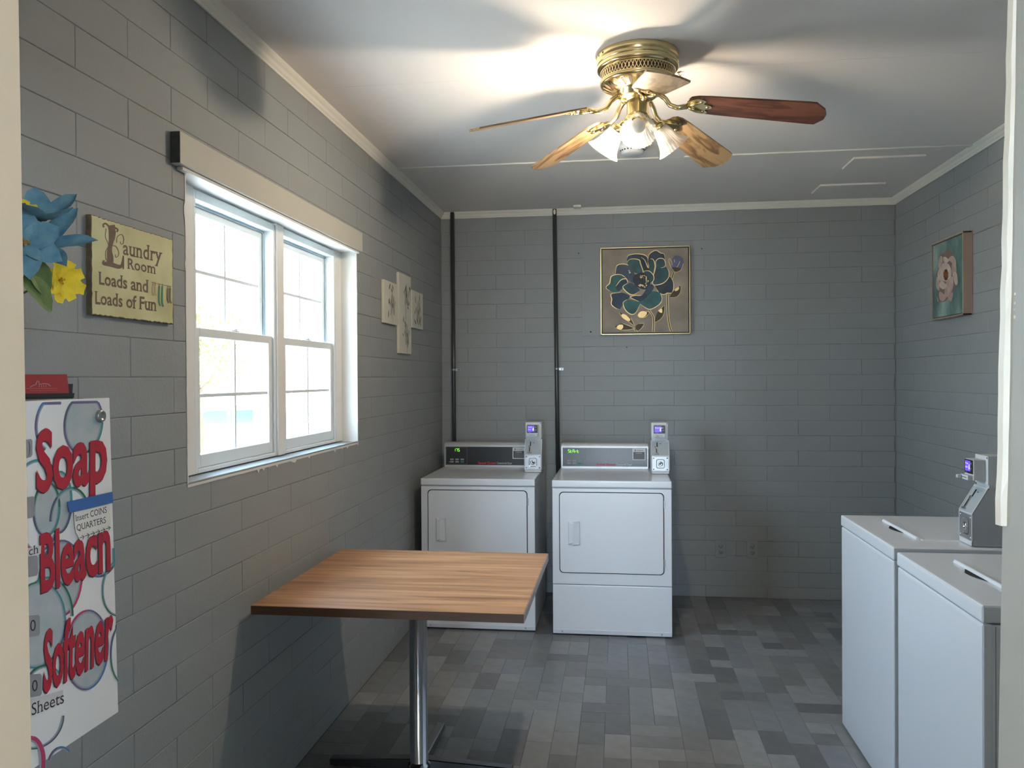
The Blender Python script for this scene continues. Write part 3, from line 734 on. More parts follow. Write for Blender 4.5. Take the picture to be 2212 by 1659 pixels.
b = MB(); b.lathe([(0.134,H-0.097),(0.135,H-0.104),(0.131,H-0.110),(0.110,H-0.121),(0.080,H-0.128),(0.072,H-0.132),(0.072,H-0.148),(0.060,H-0.156),(0.046,H-0.158),(0.044,H-0.164),(0.0001,H-0.164)], c0, n=64)
motor = b.build('motor_cover', brass_m, t)
b = MB()
for i in range(26):
    a = 2*PI*(i+0.5)/26; ca_, sa_ = math.cos(a), math.sin(a)
    def q(rr_, s_, o): 
        z = H-0.110-(0.131-rr_)*0.52
        return (FX+rr_*ca_-s_*sa_, FY+rr_*sa_+s_*ca_, z-o)
    for (w1, o, m_) in ((0.0085, 0.0012, 0), (0.0060, 0.0018, 1)):
        g = 0.0 if m_ == 0 else 0.003
        P = [(0.092+g,w1*0.5),(0.088+g,0),(0.092+g,-w1*0.5),(0.120-g,-w1),(0.127-g,-w1*0.6),(0.128-g,w1*0.6),(0.120-g,w1)]
        b.poly([q(r_, s_, o) for r_, s_ in P], m_)
b.build('vent_slots', [brass_m, mat('dark_vent_core', (70,56,34))], motor, kind='stuff')
# blades: root r, tip r, droop; measured tips
tips = [(1785,247,2.375,-1), (1546,349,2.375,0), (1163,365,2.375,0), (1012,283,2.372,0), None]
z0b = H-0.195
for k, tp in enumerate(tips):
    if tp:
        P = at(tp[0], tp[1], 2, tp[2]); az = math.atan2(P.y-FY, P.x-FX); rt_ = min(0.67, max(0.60, math.hypot(P.x-FX, P.y-FY))); zt_ = tp[2]
    else: az, rt_, zt_ = R(-83), 0.635, 2.350
    r0 = 0.185; dirv = Vector((math.cos(az)*(rt_-r0), math.sin(az)*(rt_-r0), zt_-z0b)); Lb = dirv.length; ex = dirv.normalized()
    tang = Vector((-math.sin(az), math.cos(az), 0)); up = ex.cross(tang).normalized(); pit = R(13.5)
    ey = tang*math.cos(pit)-up*math.sin(pit) if up.z > 0 else tang*math.cos(pit)+up*math.sin(pit)
    ez = ex.cross(ey).normalized()
    if ez.z < 0: ez = -ez
    org = Vector((FX+r0*math.cos(az), FY+r0*math.sin(az), z0b))
    out_ = [(0,-0.030),(0.010,-0.044),(0.035,-0.053),(0.08,-0.057),(Lb-0.055,-0.067),(Lb-0.035,-0.066),(Lb-0.006,-0.030),(Lb,0.0),(Lb-0.006,0.030),(Lb-0.035,0.066),(Lb-0.055,0.067),(0.08,0.057),(0.035,0.053),(0.010,0.044),(0,0.030)]
    m = bmesh.new(); A = [m.verts.new((x_, y_, 0.003)) for x_, y_ in out_]; B = [m.verts.new((x_, y_, -0.003)) for x_, y_ in out_]
    m.faces.new(A); m.faces.new(B[::-1]); n = len(A)
    for i in range(n): m.faces.new([A[i], B[i], B[(i+1) % n], A[(i+1) % n]])
    bmesh.ops.recalc_face_normals(m, faces=m.faces[:])
    me = bpy.data.meshes.new('blade'); m.to_mesh(me); m.free(); me.materials.append(blade_red if k == 0 else blade_wood)  # right blade gets a redder, darker wood colour than the other four
    ob = bpy.data.objects.new('blade', me); C.objects.link(ob); ob.parent = t
    mw = Matrix(((ex.x,ey.x,ez.x,org.x-FX),(ex.y,ey.y,ez.y,org.y-FY),(ex.z,ey.z,ez.z,org.z-H),(0,0,0,1))); 
    if mw.to_3x3().determinant() < 0: mw = Matrix(((ex.x,-ey.x,ez.x,org.x-FX),(ex.y,-ey.y,ez.y,org.y-FY),(ex.z,-ey.z,ez.z,org.z-H),(0,0,0,1)))
    ob.matrix_local = mw
    if k == 0: ob['label'] = 'right blade, redder and darker than the others'
    # blade iron in blade-local coordinates
    inv = (Matrix.Translation((FX,FY,H)) @ mw).inverted()
    b = MB(True)
    hubp = [inv @ Vector((FX+r_*math.cos(az), FY+r_*math.sin(az), z_)) for r_, z_ in ((0.060,H-0.146),(0.080,H-0.150),(0.100,H-0.168),(0.115,H-0.192),(0.140,H-0.204),(0.175,H-0.203))]
    b.tube(hubp, [0.010,0.010,0.009,0.009,0.009,0.010], 8)
    lobes = smoothpoly([(-0.012,0),(-0.006,0.022),(0.012,0.038),(0.040,0.046),(0.060,0.036),(0.052,0.018),(0.072,0.010),(0.078,0),(0.072,-0.010),(0.052,-0.018),(0.060,-0.036),(0.040,-0.046),(0.012,-0.038),(-0.006,-0.022)], 3)
    b.prism([(x_, y_, -0.0034) for x_, y_ in lobes], (0,0,-0.005))
    for (x_, y_) in ((0.045,0.030),(0.045,-0.030),(0.064,0)): b.lathe([(0.006,0),(0.005,0.003),(0.0001,0.004)], (x_, y_, -0.0084), (0,0,-1), 10)
    for s_ in (1,-1): b.tube([(-0.005,0.004*s_,-0.010),(0.02,0.020*s_,-0.012),(0.045,0.030*s_,-0.010)], [0.005,0.005,0.003], 6)
    b.build('blade_iron', brass_m, ob)
# switch housing and light kit
b = MB(); b.lathe([(0.038,H-0.163),(0.040,H-0.167),(0.040,H-0.214),(0.044,H-0.220),(0.050,H-0.228),(0.050,H-0.240),(0.040,H-0.256),(0.018,H-0.264),(0.010,H-0.272),(0.0001,H-0.276)], c0, n=40); b.build('light_kit', brass_m, t)
shade_m = bpy.data.materials.new('frosted_ribbed_glass'); shade_m.use_nodes = True
n_ = shade_m.node_tree.nodes; n_.clear(); L_ = shade_m.node_tree.links
o_ = n_.new('ShaderNodeOutputMaterial'); mxs = n_.new('ShaderNodeMixShader'); tr = n_.new('ShaderNodeBsdfTransparent'); ml = n_.new('ShaderNodeMixShader'); dfu = n_.new('ShaderNodeBsdfPrincipled'); tl = n_.new('ShaderNodeBsdfTranslucent')
dfu.inputs['Base Color'].default_value = (0.9,0.88,0.84,1); dfu.inputs['Roughness'].default_value = 0.25; tl.inputs[0].default_value = (0.95,0.92,0.86,1); tr.inputs[0].default_value = (1,0.98,0.94,1)
ml.inputs[0].default_value = 0.55; L_.new(dfu.outputs[0], ml.inputs[1]); L_.new(tl.outputs[0], ml.inputs[2])
mxs.inputs[0].default_value = 0.45; L_.new(tr.outputs[0], mxs.inputs[1]); L_.new(ml.outputs[0], mxs.inputs[2]); L_.new(mxs.outputs[0], o_.inputs[0])
lit_m = mat('lit_bulb', (255,234,208), 0.5, emit=1450)
off_m = mat('unlit_bulb', (236,232,224), 0.3)
for k, (az, lit) in enumerate(((R(150), True), (R(-91), False), (R(26), False))):
    h = Vector((math.cos(az), math.sin(az), 0)); ax = (h*0.66+Vector((0,0,-0.75))).normalized()
    cN = Vector((FX,FY,H-0.233))+h*0.050
    b = MB(); b.tube([Vector((FX,FY,H-0.234))+h*0.04, Vector((FX,FY,H-0.231))+h*0.06, cN+h*0.018+Vector((0,0,-0.004)), cN+h*0.024+ax*0.012], 0.010, 8)
    base = cN+h*0.020+ax*0.008
    b.lathe([(0.012,0),(0.020,0.004),(0.024,0.012),(0.024,0.026),(0.022,0.028)], base, ax, 20)
    arm = b.build('light_arm', brass_m, t)
    b = MB()
    prof = [(0.022,0.016),(0.026,0.024),(0.030,0.036),(0.035,0.055),(0.041,0.075),(0.049,0.093),(0.060,0.106),(0.064,0.110)]
    b.lathe(prof, base, ax, 120, rib=0.022, ribn=30)
    b.build('glass_shade', shade_m, t)
    b = MB(); b.lathe([(0.010,0.024),(0.012,0.034),(0.022,0.052),(0.026,0.066),(0.023,0.080),(0.012,0.090),(0.0001,0.093)], base, ax, 20); b.build('bulb', lit_m if lit else off_m, arm)
b = MB(); b.tube([(FX+0.043,FY-0.02,H-0.225),(FX+0.0445,FY-0.02,H-0.30),(FX+0.0445,FY-0.02,H-0.32)], 0.0008, 6); b.lathe([(0.0001,0),(0.004,0.003),(0.004,0.012),(0.0001,0.014)], (FX+0.0445,FY-0.02,H-0.334), n=10); b.build('pull_chain', brass_m, t)

# ================================================================== things on the ceiling
p = at(1366, 322, 2, H-0.02)
t = thing('smoke_detector', 'round white smoke detector on the ceiling behind the fan lights', 'detector', (p.x, p.y, H))
b = MB(); b.lathe([(0.0001,H-0.0003),(0.068,H-0.0003),(0.070,H-0.006),(0.070,H-0.022),(0.060,H-0.030),(0.058,H-0.034)], (p.x,p.y,0), n=40); b.build('base', vinyl_m, t)
b = MB(); b.lathe([(0.056,H-0.030),(0.055,H-0.042),(0.045,H-0.048),(0.0001,H-0.049)], (p.x,p.y,0), n=40)
b.build('cover', vinyl_m, t)
b = MB()
for i in range(10):
    a = R(200+i*16); x_, y_ = p.x+0.0615*math.cos(a), p.y+0.0615*math.sin(a); b.box(x_-0.003, x_+0.003, y_-0.0015, y_+0.0015, H-0.0345, H-0.0285)
b.build('vent_slots', dark_m, t, kind='stuff')
p = at(1247, 447, 2, H-0.01)
b = MB(); b.box(p.x-0.026, p.x+0.026, p.y-0.03, p.y+0.03, H-0.016, H-0.0004, bev=0.003); o = b.build('ceiling_block', trim_m)
o['label'] = 'small painted block on the ceiling near the second pipe'; o['category'] = 'bracket'
p = at(1466, 160, 2, H-0.01)
b = MB(); b.tube([(p.x,p.y,H-0.0005),(p.x,p.y,H-0.010),(p.x+0.006,p.y,H-0.017),(p.x+0.010,p.y,H-0.012)], 0.0026, 8); b.lathe([(0.007,0),(0.004,0.004)], (p.x,p.y,H-0.0045), n=12, cap=True)
o = b.build('ceiling_hook', brass_m); o['label'] = 'tiny brass hook in the ceiling beside the fan canopy'; o['category'] = 'hook'

# ================================================================== pipes, outlets, cover plate on the back wall
for (ptop, pbot, lab) in (((0.089,2.652),(0.091,0.20),'dark vertical pipe in the left corner behind the first dryer'), ((0.805,2.652),(0.824,0.20),'dark vertical pipe with a taped top, running between the dryers')):
    yy = D-0.026
    t = thing('wall_pipe', lab, 'pipe', (ptop[0], yy, H), 'pipes on the back wall')
    b = MB(); b.lathe([(0.0145,0),(0.0145,1)], (0,0,0), n=20, cap=True)
    for v in b.bm.verts: v.co = Vector((ptop[0]+(pbot[0]-ptop[0])*v.co.z+v.co.x, yy+v.co.y, ptop[1]+(pbot[1]-ptop[1])*v.co.z))
    b.build('pipe', pipe_m, t)
    xs = ptop[0]+(pbot[0]-ptop[0])*(ptop[1]-1.551)/(ptop[1]-pbot[1])
    b = MB(); b.lathe([(0.0150,-0.009),(0.0160,-0.009),(0.0160,0.009),(0.0150,0.009)], (xs,yy,1.551), n=20); b.box(xs+0.012, xs+0.045, D-0.005, D-0.0022, 1.542, 1.560, bev=0.0008)
    b.box(xs+0.013, xs+0.017, yy, D-0.0022, 1.542, 1.560)
    b.lathe([(0.004,0),(0.003,0.003),(0.0001,0.003)], (xs+0.034, D-0.005, 1.551), (0,-1,0), 8, m=1); b.build('strap', [steel_m, dark_m], t, label='shiny metal pipe strap')
    if ptop[0] > 0.5:
        b = MB(); b.lathe([(0.0001,0),(0.009,0),(0.011,0.0006)], (0,0,0), (0,-1,0), 16)
        for v in b.bm.verts: v.co = Vector((ptop[0]+0.001+v.co.x*0.75, yy-0.0152+v.co.y*0.3, H-0.025+v.co.z*1.7))
        b.build('white_patch', trim_m, t, label='white oval mark')
for (x, lab) in ((1.915,'painted wall outlet low on the back wall, nearer the dryers'), (2.122,'painted wall outlet low on the back wall, nearer the washers')):
    t = thing('wall_outlet', lab, 'outlet', (x, D, 0.328), 'painted outlets on the back wall')
    b = MB(); b.box(x-0.036, x+0.036, D-0.006, D-0.0003, 0.328-0.058, 0.328+0.058, bev=0.002); b.build('cover_plate', wall_m, t)
    for z in (0.347, 0.308):
        b = MB(); b.lathe([(0.017,0),(0.016,0.002),(0.0001,0.002)], (x, D-0.006, z), (0,-1,0), 20, m=0)
        for dx_ in (-0.007, 0.007): b.box(x+dx_-0.0015, x+dx_+0.0015, D-0.0088, D-0.0078, z-0.003, z+0.006, m=1)
        b.box(x-0.002, x+0.002, D-0.0088, D-0.0078, z-0.011, z-0.007, m=1)
        b.build('socket', [wall_m, dark_m], t)
t = thing('cover_board', 'grey painted square board flat on the wall behind the blue flower painting', 'board', (1.3, D, 2.07))
b = MB(); b.box(0.990, 1.600, D-0.0045, D-0.0002, 1.777, 2.367, bev=0.0008); b.build('board', wall_m, t)
b = MB(); b.lathe([(0.0055,0),(0.0001,0.001)], (1.048, D-0.0046, 1.805), (0,-1,0), 10); b.build('screw', dark_m, t)
b = MB()
for (u, v) in ((1516,537),(1250,547),(1354,750)):
    q = at(u, v, 1, D-0.001); b.lathe([(0.004,0),(0.0001,0.0012)], (q.x, D-0.0002, q.z), (0,-1,0), 8)
b.build('nail_hole', dark_m, wb, kind='stuff')

# ================================================================== paintings
gold_m = mat('pale_gold_paint', (226,200,140), 0.4, metal=0.3)
def bil(Q, crop):
    """map crop coordinates (quad TL,TR,BR,BL) onto unit square"""
    (x0,y0),(x1,y1),(x2,y2),(x3,y3) = crop
    def f(x, y):
        s = (x-x0)/(x1-x0)
        for _ in range(4):
            t_ = (y-(y0+(y1-y0)*s))/((y3+(y2-y3)*s)-(y0+(y1-y0)*s))
            xa = x0+(x3-x0)*t_; xb_ = x1+(x2-x1)*t_; s = (x-xa)/(xb_-xa)
        return Q(s, t_)
    return f
def teal(i): return mat('petal_teal_%s' % 'abcdefgh'[i], ((52,96,100),(58,76,92),(46,88,92),(60,74,90),(74,88,104),(56,112,108),(44,60,74),(44,72,92))[i], 0.6, noise=0.35, nscale=14, col2=((38,62,74),(44,56,72),(32,60,72),(40,52,66),(54,66,82),(38,82,86),(30,40,52),(34,50,70))[i])
t = thing('flower_painting', 'framed canvas of a large blue and gold flower above the dryers', 'painting', (1.426, D, 2.078))
fx0, fx1, fz0, fz1, fyf = 1.117, 1.717, 1.781, 2.374, D-0.046
b = MB(); fw = 0.007
for (x0,x1,z0,z1) in ((fx0,fx0+fw,fz0,fz1),(fx1-fw,fx1,fz0,fz1),(fx0,fx1,fz0,fz0+fw),(fx0,fx1,fz1-fw,fz1)): b.box(x0,x1,fyf,D-0.006,z0,z1,bev=0.001,m=0)
b.build('frame', mat('champagne_frame', (206,190,150), 0.3, metal=0.6), t)
b = MB(); b.box(fx0+fw, fx1-fw, fyf+0.006, D-0.012, fz0+fw, fz1-fw); b.build('backing', dark_m, t)
cv = mat('taupe_canvas', (160,149,136), 0.8, noise=0.3, nscale=7, col2=(132,121,110), bump=0.1, bscale=200)
b = MB(); b.box(fx0+fw+0.006, fx1-fw-0.006, fyf+0.003, fyf+0.0065, fz0+fw+0.006, fz1-fw-0.006); can = b.build('canvas', cv, t)
cx0, cx1, cz0, cz1 = fx0+fw+0.006, fx1-fw-0.006, fz0+fw+0.006, fz1-fw-0.006
sh = Sheet(bil(lambda s, t_: Vector((cx0+(cx1-cx0)*s, fyf+0.0029, cz1-(cz1-cz0)*t_)), ((92,130),(1513,102),(1510,1512),(92,1522))), (0,-1,0), 0.00006)
olive = mat('olive_paint', (72,64,40), 0.6, noise=0.2); 
for P in ([(870,1150),(930,1250),(940,1380),(930,1505)], [(1170,880),(1175,1200),(1200,1400),(1232,1505)], [(1235,640),(1250,590),(1272,520)], [(470,1440),(600,1440),(655,1508)]):
    sh.ribbon(P, 26, olive, 5); sh.ribbon([(x-12, y) for x, y in P], 7, gold_m, 5); sh.ribbon([(x+14, y) for x, y in P], 7, gold_m, 5)
pet = [
 (1,[(500,290),(530,230),(620,205),(720,205),(800,225),(850,280),(850,440),(760,500),(560,380)],(0,6)),
 (3,[(850,330),(870,220),(940,160),(1000,150),(1060,190),(1120,210),(1135,300),(1000,330),(900,420)],(0,6)),
 (4,[(310,530),(335,400),(440,370),(560,410),(640,540),(700,640),(600,690),(480,600),(420,550)],(0,4)),
 (0,[(505,350),(560,290),(700,300),(730,370),(770,520),(650,530),(560,430)],(0,5)),
 (6,[(740,260),(800,310),(860,440),(900,290),(950,330),(970,480),(930,540),(780,490)],(0,7)),
 (2,[(870,420),(890,290),(940,300),(970,400),(950,520),(930,600),(860,560)],(1,5)),
 (5,[(160,740),(215,690),(240,580),(330,545),(420,555),(500,620),(500,700),(430,780),(330,840),(220,820),(160,780)],(9,16)),
 (7,[(320,740),(400,640),(490,620),(520,700),(440,760),(380,820),(340,810)],(0,3)),
 (6,[(960,740),(1100,700),(1200,580),(1230,600),(1270,690),(1270,790),(1240,860),(1170,860),(1110,885),(1030,850)],(2,10)),
 (2,[(950,560),(990,430),(1010,410),(1150,410),(1195,500),(1190,600),(1110,690),(990,725),(930,700)],(3,9)),
 (0,[(985,400),(980,330),(1040,280),(1120,300),(1140,410),(1060,440)],(0,5)),
 (6,[(600,600),(680,530),(800,520),(880,620),(880,740),(800,800),(680,760),(620,700)],None),
 (2,[(790,490),(870,490),(940,560),(945,640),(900,690),(860,620)],(0,4)),
 (7,[(240,870),(400,845),(540,900),(520,960),(430,1060),(370,1130),(300,1100),(240,1040),(250,960)],(5,10)),
 (5,[(440,1010),(510,965),(680,1000),(710,1060),(650,1180),(580,1215),(500,1170),(450,1090)],(3,9)),
 (5,[(720,1040),(700,980),(850,850),(960,830),(1050,860),(1080,940),(1060,1020),(980,1090),(880,1130),(800,1100)],(4,10)),
 (0,[(440,740),(520,690),(600,700),(720,820),(620,880),(540,870),(450,790)],(3,8)),
 (7,[(900,710),(950,760),(900,850),(800,950),(700,1000),(560,930),(620,900),(740,900),(830,780)],(4,7))]
for ci, P, og in pet:
    sh.poly(P, teal(ci), 4)
    if og:
        q = [P[i % len(P)] for i in range(og[0], og[1]+1)]; sh.ribbon(q, lambda s: 4+8*math.sin(PI*s), gold_m, 4)
rr = random.Random(5)
for i in range(46):
    a = rr.uniform(-2.2, 2.5); r_ = rr.uniform(60, 105); x, y = 765+r_*math.cos(a)*0.85, 665+r_*math.sin(a); s_ = rr.uniform(5, 13)
    sh.poly([(x-s_,y-s_*.4),(x,y-s_),(x+s_,y),(x+s_*.2,y+s_)], gold_m, lay=False)
for i in range(10): x, y, s_ = 550+rr.uniform(-22,22), 495+rr.uniform(-35,35), 7; sh.poly([(x-s_,y),(x,y-s_),(x+s_,y),(x,y+s_)], gold_m, lay=False)
lil = mat('petal_lilac', (98,104,136), 0.6, noise=0.3, nscale=20)
sh.poly([(1230,430),(1250,290),(1330,235),(1420,280),(1440,380),(1400,470),(1310,515),(1250,480)], lil, 4)
sh.poly([(1235,440),(1300,430),(1400,460),(1310,515),(1255,490)], olive, 3)
for P in ([(1190,290),(1210,380),(1250,460),(1300,512),(1390,480),(1435,370)], [(1380,330),(1350,400),(1325,430)], [(1285,300),(1290,350)], [(1200,280),(1240,330),(1250,400)]): sh.ribbon(P, 7, gold_m, 4)
leaves = [([(300,1430),(350,1385),(430,1365),(610,1440),(500,1475),(390,1470)],[(325,1430),(370,1385),(430,1390),(430,1440),(380,1470)]),
 ([(370,1180),(440,1210),(560,1270),(620,1400),(520,1330),(430,1270)],[(410,1215),(470,1215),(550,1290),(530,1325),(430,1270)]),
 ([(670,1220),(730,1160),(820,1160),(870,1190),(800,1260),(720,1270)],[(680,1220),(730,1165),(810,1165),(830,1200),(790,1255),(720,1265)]),
 ([(970,1350),(985,1220),(1050,1130),(1120,1070),(1112,1200),(1060,1290)],[(1020,1150),(1075,1120),(1080,1190),(1040,1180)]),
 ([(640,1470),(645,1410),(700,1370),(780,1370),(750,1430),(690,1490)],None),
 ([(1215,935),(1240,860),(1300,800),(1380,735),(1385,840),(1320,925)],[(1290,800),(1360,760),(1350,810),(1300,830)])]
for A, B in leaves:
    sh.poly(A, olive, 3)
    if B: sh.poly(B, gold_m, 3)
    sh.ribbon(A[2:]+A[:1], 6, gold_m, 3)
sh.build('painted_flower', can)
# right wall painting
t = thing('rose_painting', 'framed painting of a pale pink flower on teal, on the right wall', 'painting', (W, 4.7, 2.02))
xf = W-0.048
yn, yf, za_, zb_2 = at(2080,600,0,xf).y, at(2012,600,0,xf).y, 1.802, 2.232
fr_m = mat('taupe_frame', (150,132,118), 0.4)
b = MB(); fw = 0.008
for (y0_,y1_,z0_,z1_) in ((yn,yn+fw,za_,zb_2),(yf-fw,yf,za_,zb_2),(yn,yf,za_,za_+fw),(yn,yf,zb_2-fw,zb_2)): b.box(xf, W-0.0015, y0_, y1_, z0_, z1_, bev=0.001)
b.box(W-0.006, W-0.0012, yn-0.004, yf, za_, zb_2)
b.build('frame', fr_m, t)
b = MB(); b.box(xf-0.0008, xf+0.0005, yn+0.0005, yn+0.003, za_, zb_2); b.box(xf-0.0008, xf+0.0005, yn, yf, zb_2-0.002, zb_2); b.build('frame_edge', mat('champagne_frame', (206,190,150)), t)
b = MB(); b.box(xf+0.008, W-0.008, yn+fw, yf-fw, za_+fw, zb_2-fw); b.build('backing', dark_m, t)
tealbg = mat('teal_wash_canvas', (150,172,164), 0.7, noise=0.5, nscale=5, col2=(44,84,86), stretch=(1,1.5,0.8))
cy0, cy1, cz0, cz1 = yn+fw+0.004, yf-fw-0.004, za_+fw+0.004, zb_2-fw-0.004
b = MB(); b.box(xf+0.005, xf+0.0085, cy0, cy1, cz0, cz1); can = b.build('canvas', tealbg, t)
sh = Sheet(bil(lambda s, t_: Vector((xf+0.0049, cy1-(cy1-cy0)*s, cz1-(cz1-cz0)*t_)), ((140,325),(655,125),(660,1465),(140,1555))), (-1,0,0), 0.00008)
pk = [mat('petal_mauve', (124,106,100), 0.7, noise=0.25, nscale=30), mat('petal_blush', (190,172,158), 0.7, noise=0.2, nscale=30, col2=(160,138,130)), mat('petal_cream', (206,194,180), 0.7, noise=0.15, nscale=30, col2=(178,160,150)), mat('petal_rose', (182,152,146), 0.7, noise=0.2, nscale=30), mat('stamen_rust', (156,96,52), 0.7, noise=0.4, nscale=80)]
for ci, P in ((0,[(240,540),(260,500),(330,440),(430,370),(490,470),(540,530),(550,700),(580,830),(570,980),(510,1070),(460,1150),(380,1250),(300,1280),(240,1240),(230,1080),(190,960),(200,800),(240,700)]),
 (1,[(245,540),(300,490),(320,600),(290,690),(245,690)]),(0,[(380,420),(440,390),(450,480),(400,530)]),(1,[(410,560),(480,490),(540,560),(545,700),(500,680),(470,600)]),
 (2,[(325,520),(370,510),(420,560),(400,610),(350,620)]),(1,[(195,960),(215,840),(260,930),(250,1080),(205,1040)]),(2,[(222,800),(280,680),(305,800),(315,930),(265,915)]),(1,[(480,640),(540,620),(555,760),(530,860),(480,800)]),
 (2,[(300,650),(360,615),(430,640),(470,760),(450,900),(370,930),(300,880)]),(2,[(500,770),(560,800),(575,960),(540,990),(510,890)]),(1,[(430,880),(500,850),(490,1060),(400,1190),(350,1130),(370,980)]),
 (2,[(268,940),(330,930),(390,1010),(330,1060),(270,1020)]),(3,[(260,1100),(340,1140),(390,1180),(330,1265),(265,1230)]),(3,[(410,1200),(480,1110),(500,1160),(460,1270)]),(3,[(220,1180),(240,1250),(232,1280),(218,1240)])):
    sh.poly(P, pk[ci], 4)
sh.disc(378, 812, 44, 96, pk[4])
for i in range(16):
    a = 2*PI*i/16; sh.ribbon([(378+20*math.cos(a),812+45*math.sin(a)),(378+44*math.cos(a),812+100*math.sin(a))], 8, pk[4] if i % 2 else pk[2], lay=False)
sh.build('painted_flower', can)

# three narrow floral panels
fm = [mat('panel_cream', (206,205,192), 0.7, noise=0.08, nscale=9), mat('panel_leaf_green', (116,120,104), 0.7), mat('panel_petal_grey', (184,184,174), 0.7, noise=0.15, nscale=30), mat('panel_leaf_dark', (92,96,86), 0.7)]
for (uv, lab, sd) in ((((830,604),(858,614),(860,702),(830,698)), 'narrow cream floral panel, left of the tall one, by the window', 11), (((862,590),(887,597),(889,764),(863,764)), 'tall narrow cream floral panel, the middle of three on the left wall', 12), (((891,627),(914,635),(913,711),(889,708)), 'narrow cream floral panel nearest the corner pipe', 13)):
    q = [at(*c, 0, 0.016) for c in uv]; y0_, y1_ = (q[0].y+q[3].y)/2, (q[1].y+q[2].y)/2; z0_, z1_ = (q[2].z+q[3].z)/2, (q[0].z+q[1].z)/2
    t = thing('floral_panel', lab, 'wall art', (0, (y0_+y1_)/2, (z0_+z1_)/2), 'set of three floral panels')
    b = MB(); b.box(0.0005, 0.016, y0_, y1_, z0_, z1_, bev=0.001); pn = b.build('board', fm[0], t)
    rr = random.Random(sd); sh = Sheet(lambda x, y: Vector((0.0161, x, y)), (1,0,0), 0.00006)
    wd_, ht = y1_-y0_, z1_-z0_
    def leaf(cx, cy, a, l, w_, m):
        P = [(-l/2,0),(-l/5,w_/2),(l/5,w_/2.4),(l/2,0),(l/5,-w_/2.4),(-l/5,-w_/2)]
        P = [(cx+x*math.cos(a)-y*math.sin(a), cy+x*math.sin(a)+y*math.cos(a)) for x, y in P]
        P = [(min(max(x, y0_+0.003), y1_-0.003), min(max(y, z0_+0.003), z1_-0.003)) for x, y in P]
        sh.poly(P, m)
    nfl = 2 if ht > 0.35 else 1
    for k in range(nfl):
        cx, cy = y0_+wd_*rr.uniform(0.5,0.7), z0_+ht*((0.74 if k == 0 else 0.24) if nfl == 2 else 0.45)
        for i in range(5):
            a = R(72*i+20); leaf(cx+0.035*math.cos(a), cy+0.035*math.sin(a), a, 0.075, 0.045, fm[2]); 
            pts = [(cx+0.01*math.cos(a),cy+0.01*math.sin(a)),(min(max(cx+0.06*math.cos(a), y0_+0.004), y1_-0.004),cy+0.06*math.sin(a))]; sh.ribbon(pts, 0.0018, fm[1])
        sh.disc(cx, cy, 0.012, 0.014, fm[1])
    for i in range(13 if nfl == 2 else 11): leaf(y0_+wd_*rr.uniform(0.25,0.9), z0_+ht*rr.uniform(0.05,0.95), R(rr.choice((60,75,100,120,150))), rr.uniform(0.03,0.06), rr.uniform(0.008,0.015), fm[rr.choice((1,3))])
    sh.ribbon([(y0_+wd_*0.6, z0_+0.005),(y0_+wd_*0.5, z0_+ht*0.5),(y0_+wd_*0.65, z0_+ht*0.9)], 0.003, fm[1], 5)
    sh.build('painted_flowers', pn)

# laundry sign
t = thing('laundry_sign', 'weathered yellowed Laundry Room sign between the flowers and the window', 'sign', (0, 1.95, 1.76))
XS = 0.014
q = [at(*c, 0, XS) for c in ((197,466),(374,515),(374,698),(197,683))]
y0_, y1_, z0_, z1_ = (q[0].y+q[3].y)/2, (q[1].y+q[2].y)/2, (q[2].z+q[3].z)/2, (q[0].z+q[1].z)/2
rr = random.Random(9); P = []
def side(a, c, n, nx_, nz_):
    for i in range(n): s = i/n; j = rr.uniform(-0.0022, 0.0006)*(1 if i else 0.3); P.append((a[0]+(c[0]-a[0])*s+nx_*j, a[1]+(c[1]-a[1])*s+nz_*j))
side((y0_,z0_),(y1_,z0_),50,0,-1); side((y1_,z0_),(y1_,z1_),24,1,0); side((y1_,z1_),(y0_,z1_),50,0,1); side((y0_,z1_),(y0_,z0_),24,-1,0)
b = MB(); b.prism([(0.001,y,z) for y, z in P], (XS-0.0012,0,0)); brd = b.build('board', mat('sign_edge_brown', (120,106,80), 0.7, noise=0.4, nscale=60), t)
inner = [(y0_+(y-y0_)*0.986+0.0035*0.7, z0_+(z-z0_)*0.986+0.0018) for y, z in P]
b = MB(); b.poly([(XS+0.0000,y,z) for y, z in inner]); 
b.build('sign_face', mat('aged_yellow_sign', (214,212,166), 0.6, noise=0.12, nscale=9, col2=(190,184,136)), brd)
def sx(x, y): return at(x/3.95, 380+y/3.95, 0, XS+0.0002)
sh = Sheet(sx, (1,0,0), 0.00005); br = mat('faded_brown_ink', (118,98,84), 0.7, noise=0.2, nscale=60)
put_text(sh, 'aundry', (1050,668), (1385,738), (1050,546), br, 0.015, True, 1.05)
put_text(sh, 'Room', (1092,790), (1330,837), (1090,700), br, 0.015, True, 1.05)
put_text(sh, 'Loads and', (845,922), (1268,995), (845,816), br, 0.02, True)
put_text(sh, 'Loads of Fun', (812,1090), (1336,1152), (812,982), br, 0.02, True)
sh.ribbon([(950,420),(955,480),(948,560),(935,640),(940,700),(936,755)], lambda s: 34+26*abs(math.cos(PI*s)), br, 5)
sh.ribbon([(885,440),(880,415),(905,408),(940,440),(985,445),(1005,460),(995,478)], 13, br, 5); sh.ribbon([(885,720),(882,745),(910,750),(960,760),(1010,775),(1040,760),(1050,690)], lambda s: 12+26*math.sin(PI*s), br, 5)
sh.ribbon([(905,450),(898,520),(925,590),(900,650),(905,720)], 6, br, 5); sh.ribbon([(985,470),(975,540),(945,590),(985,600),(1010,640),(1008,680),(985,695),(985,670)], 6, br, 5)
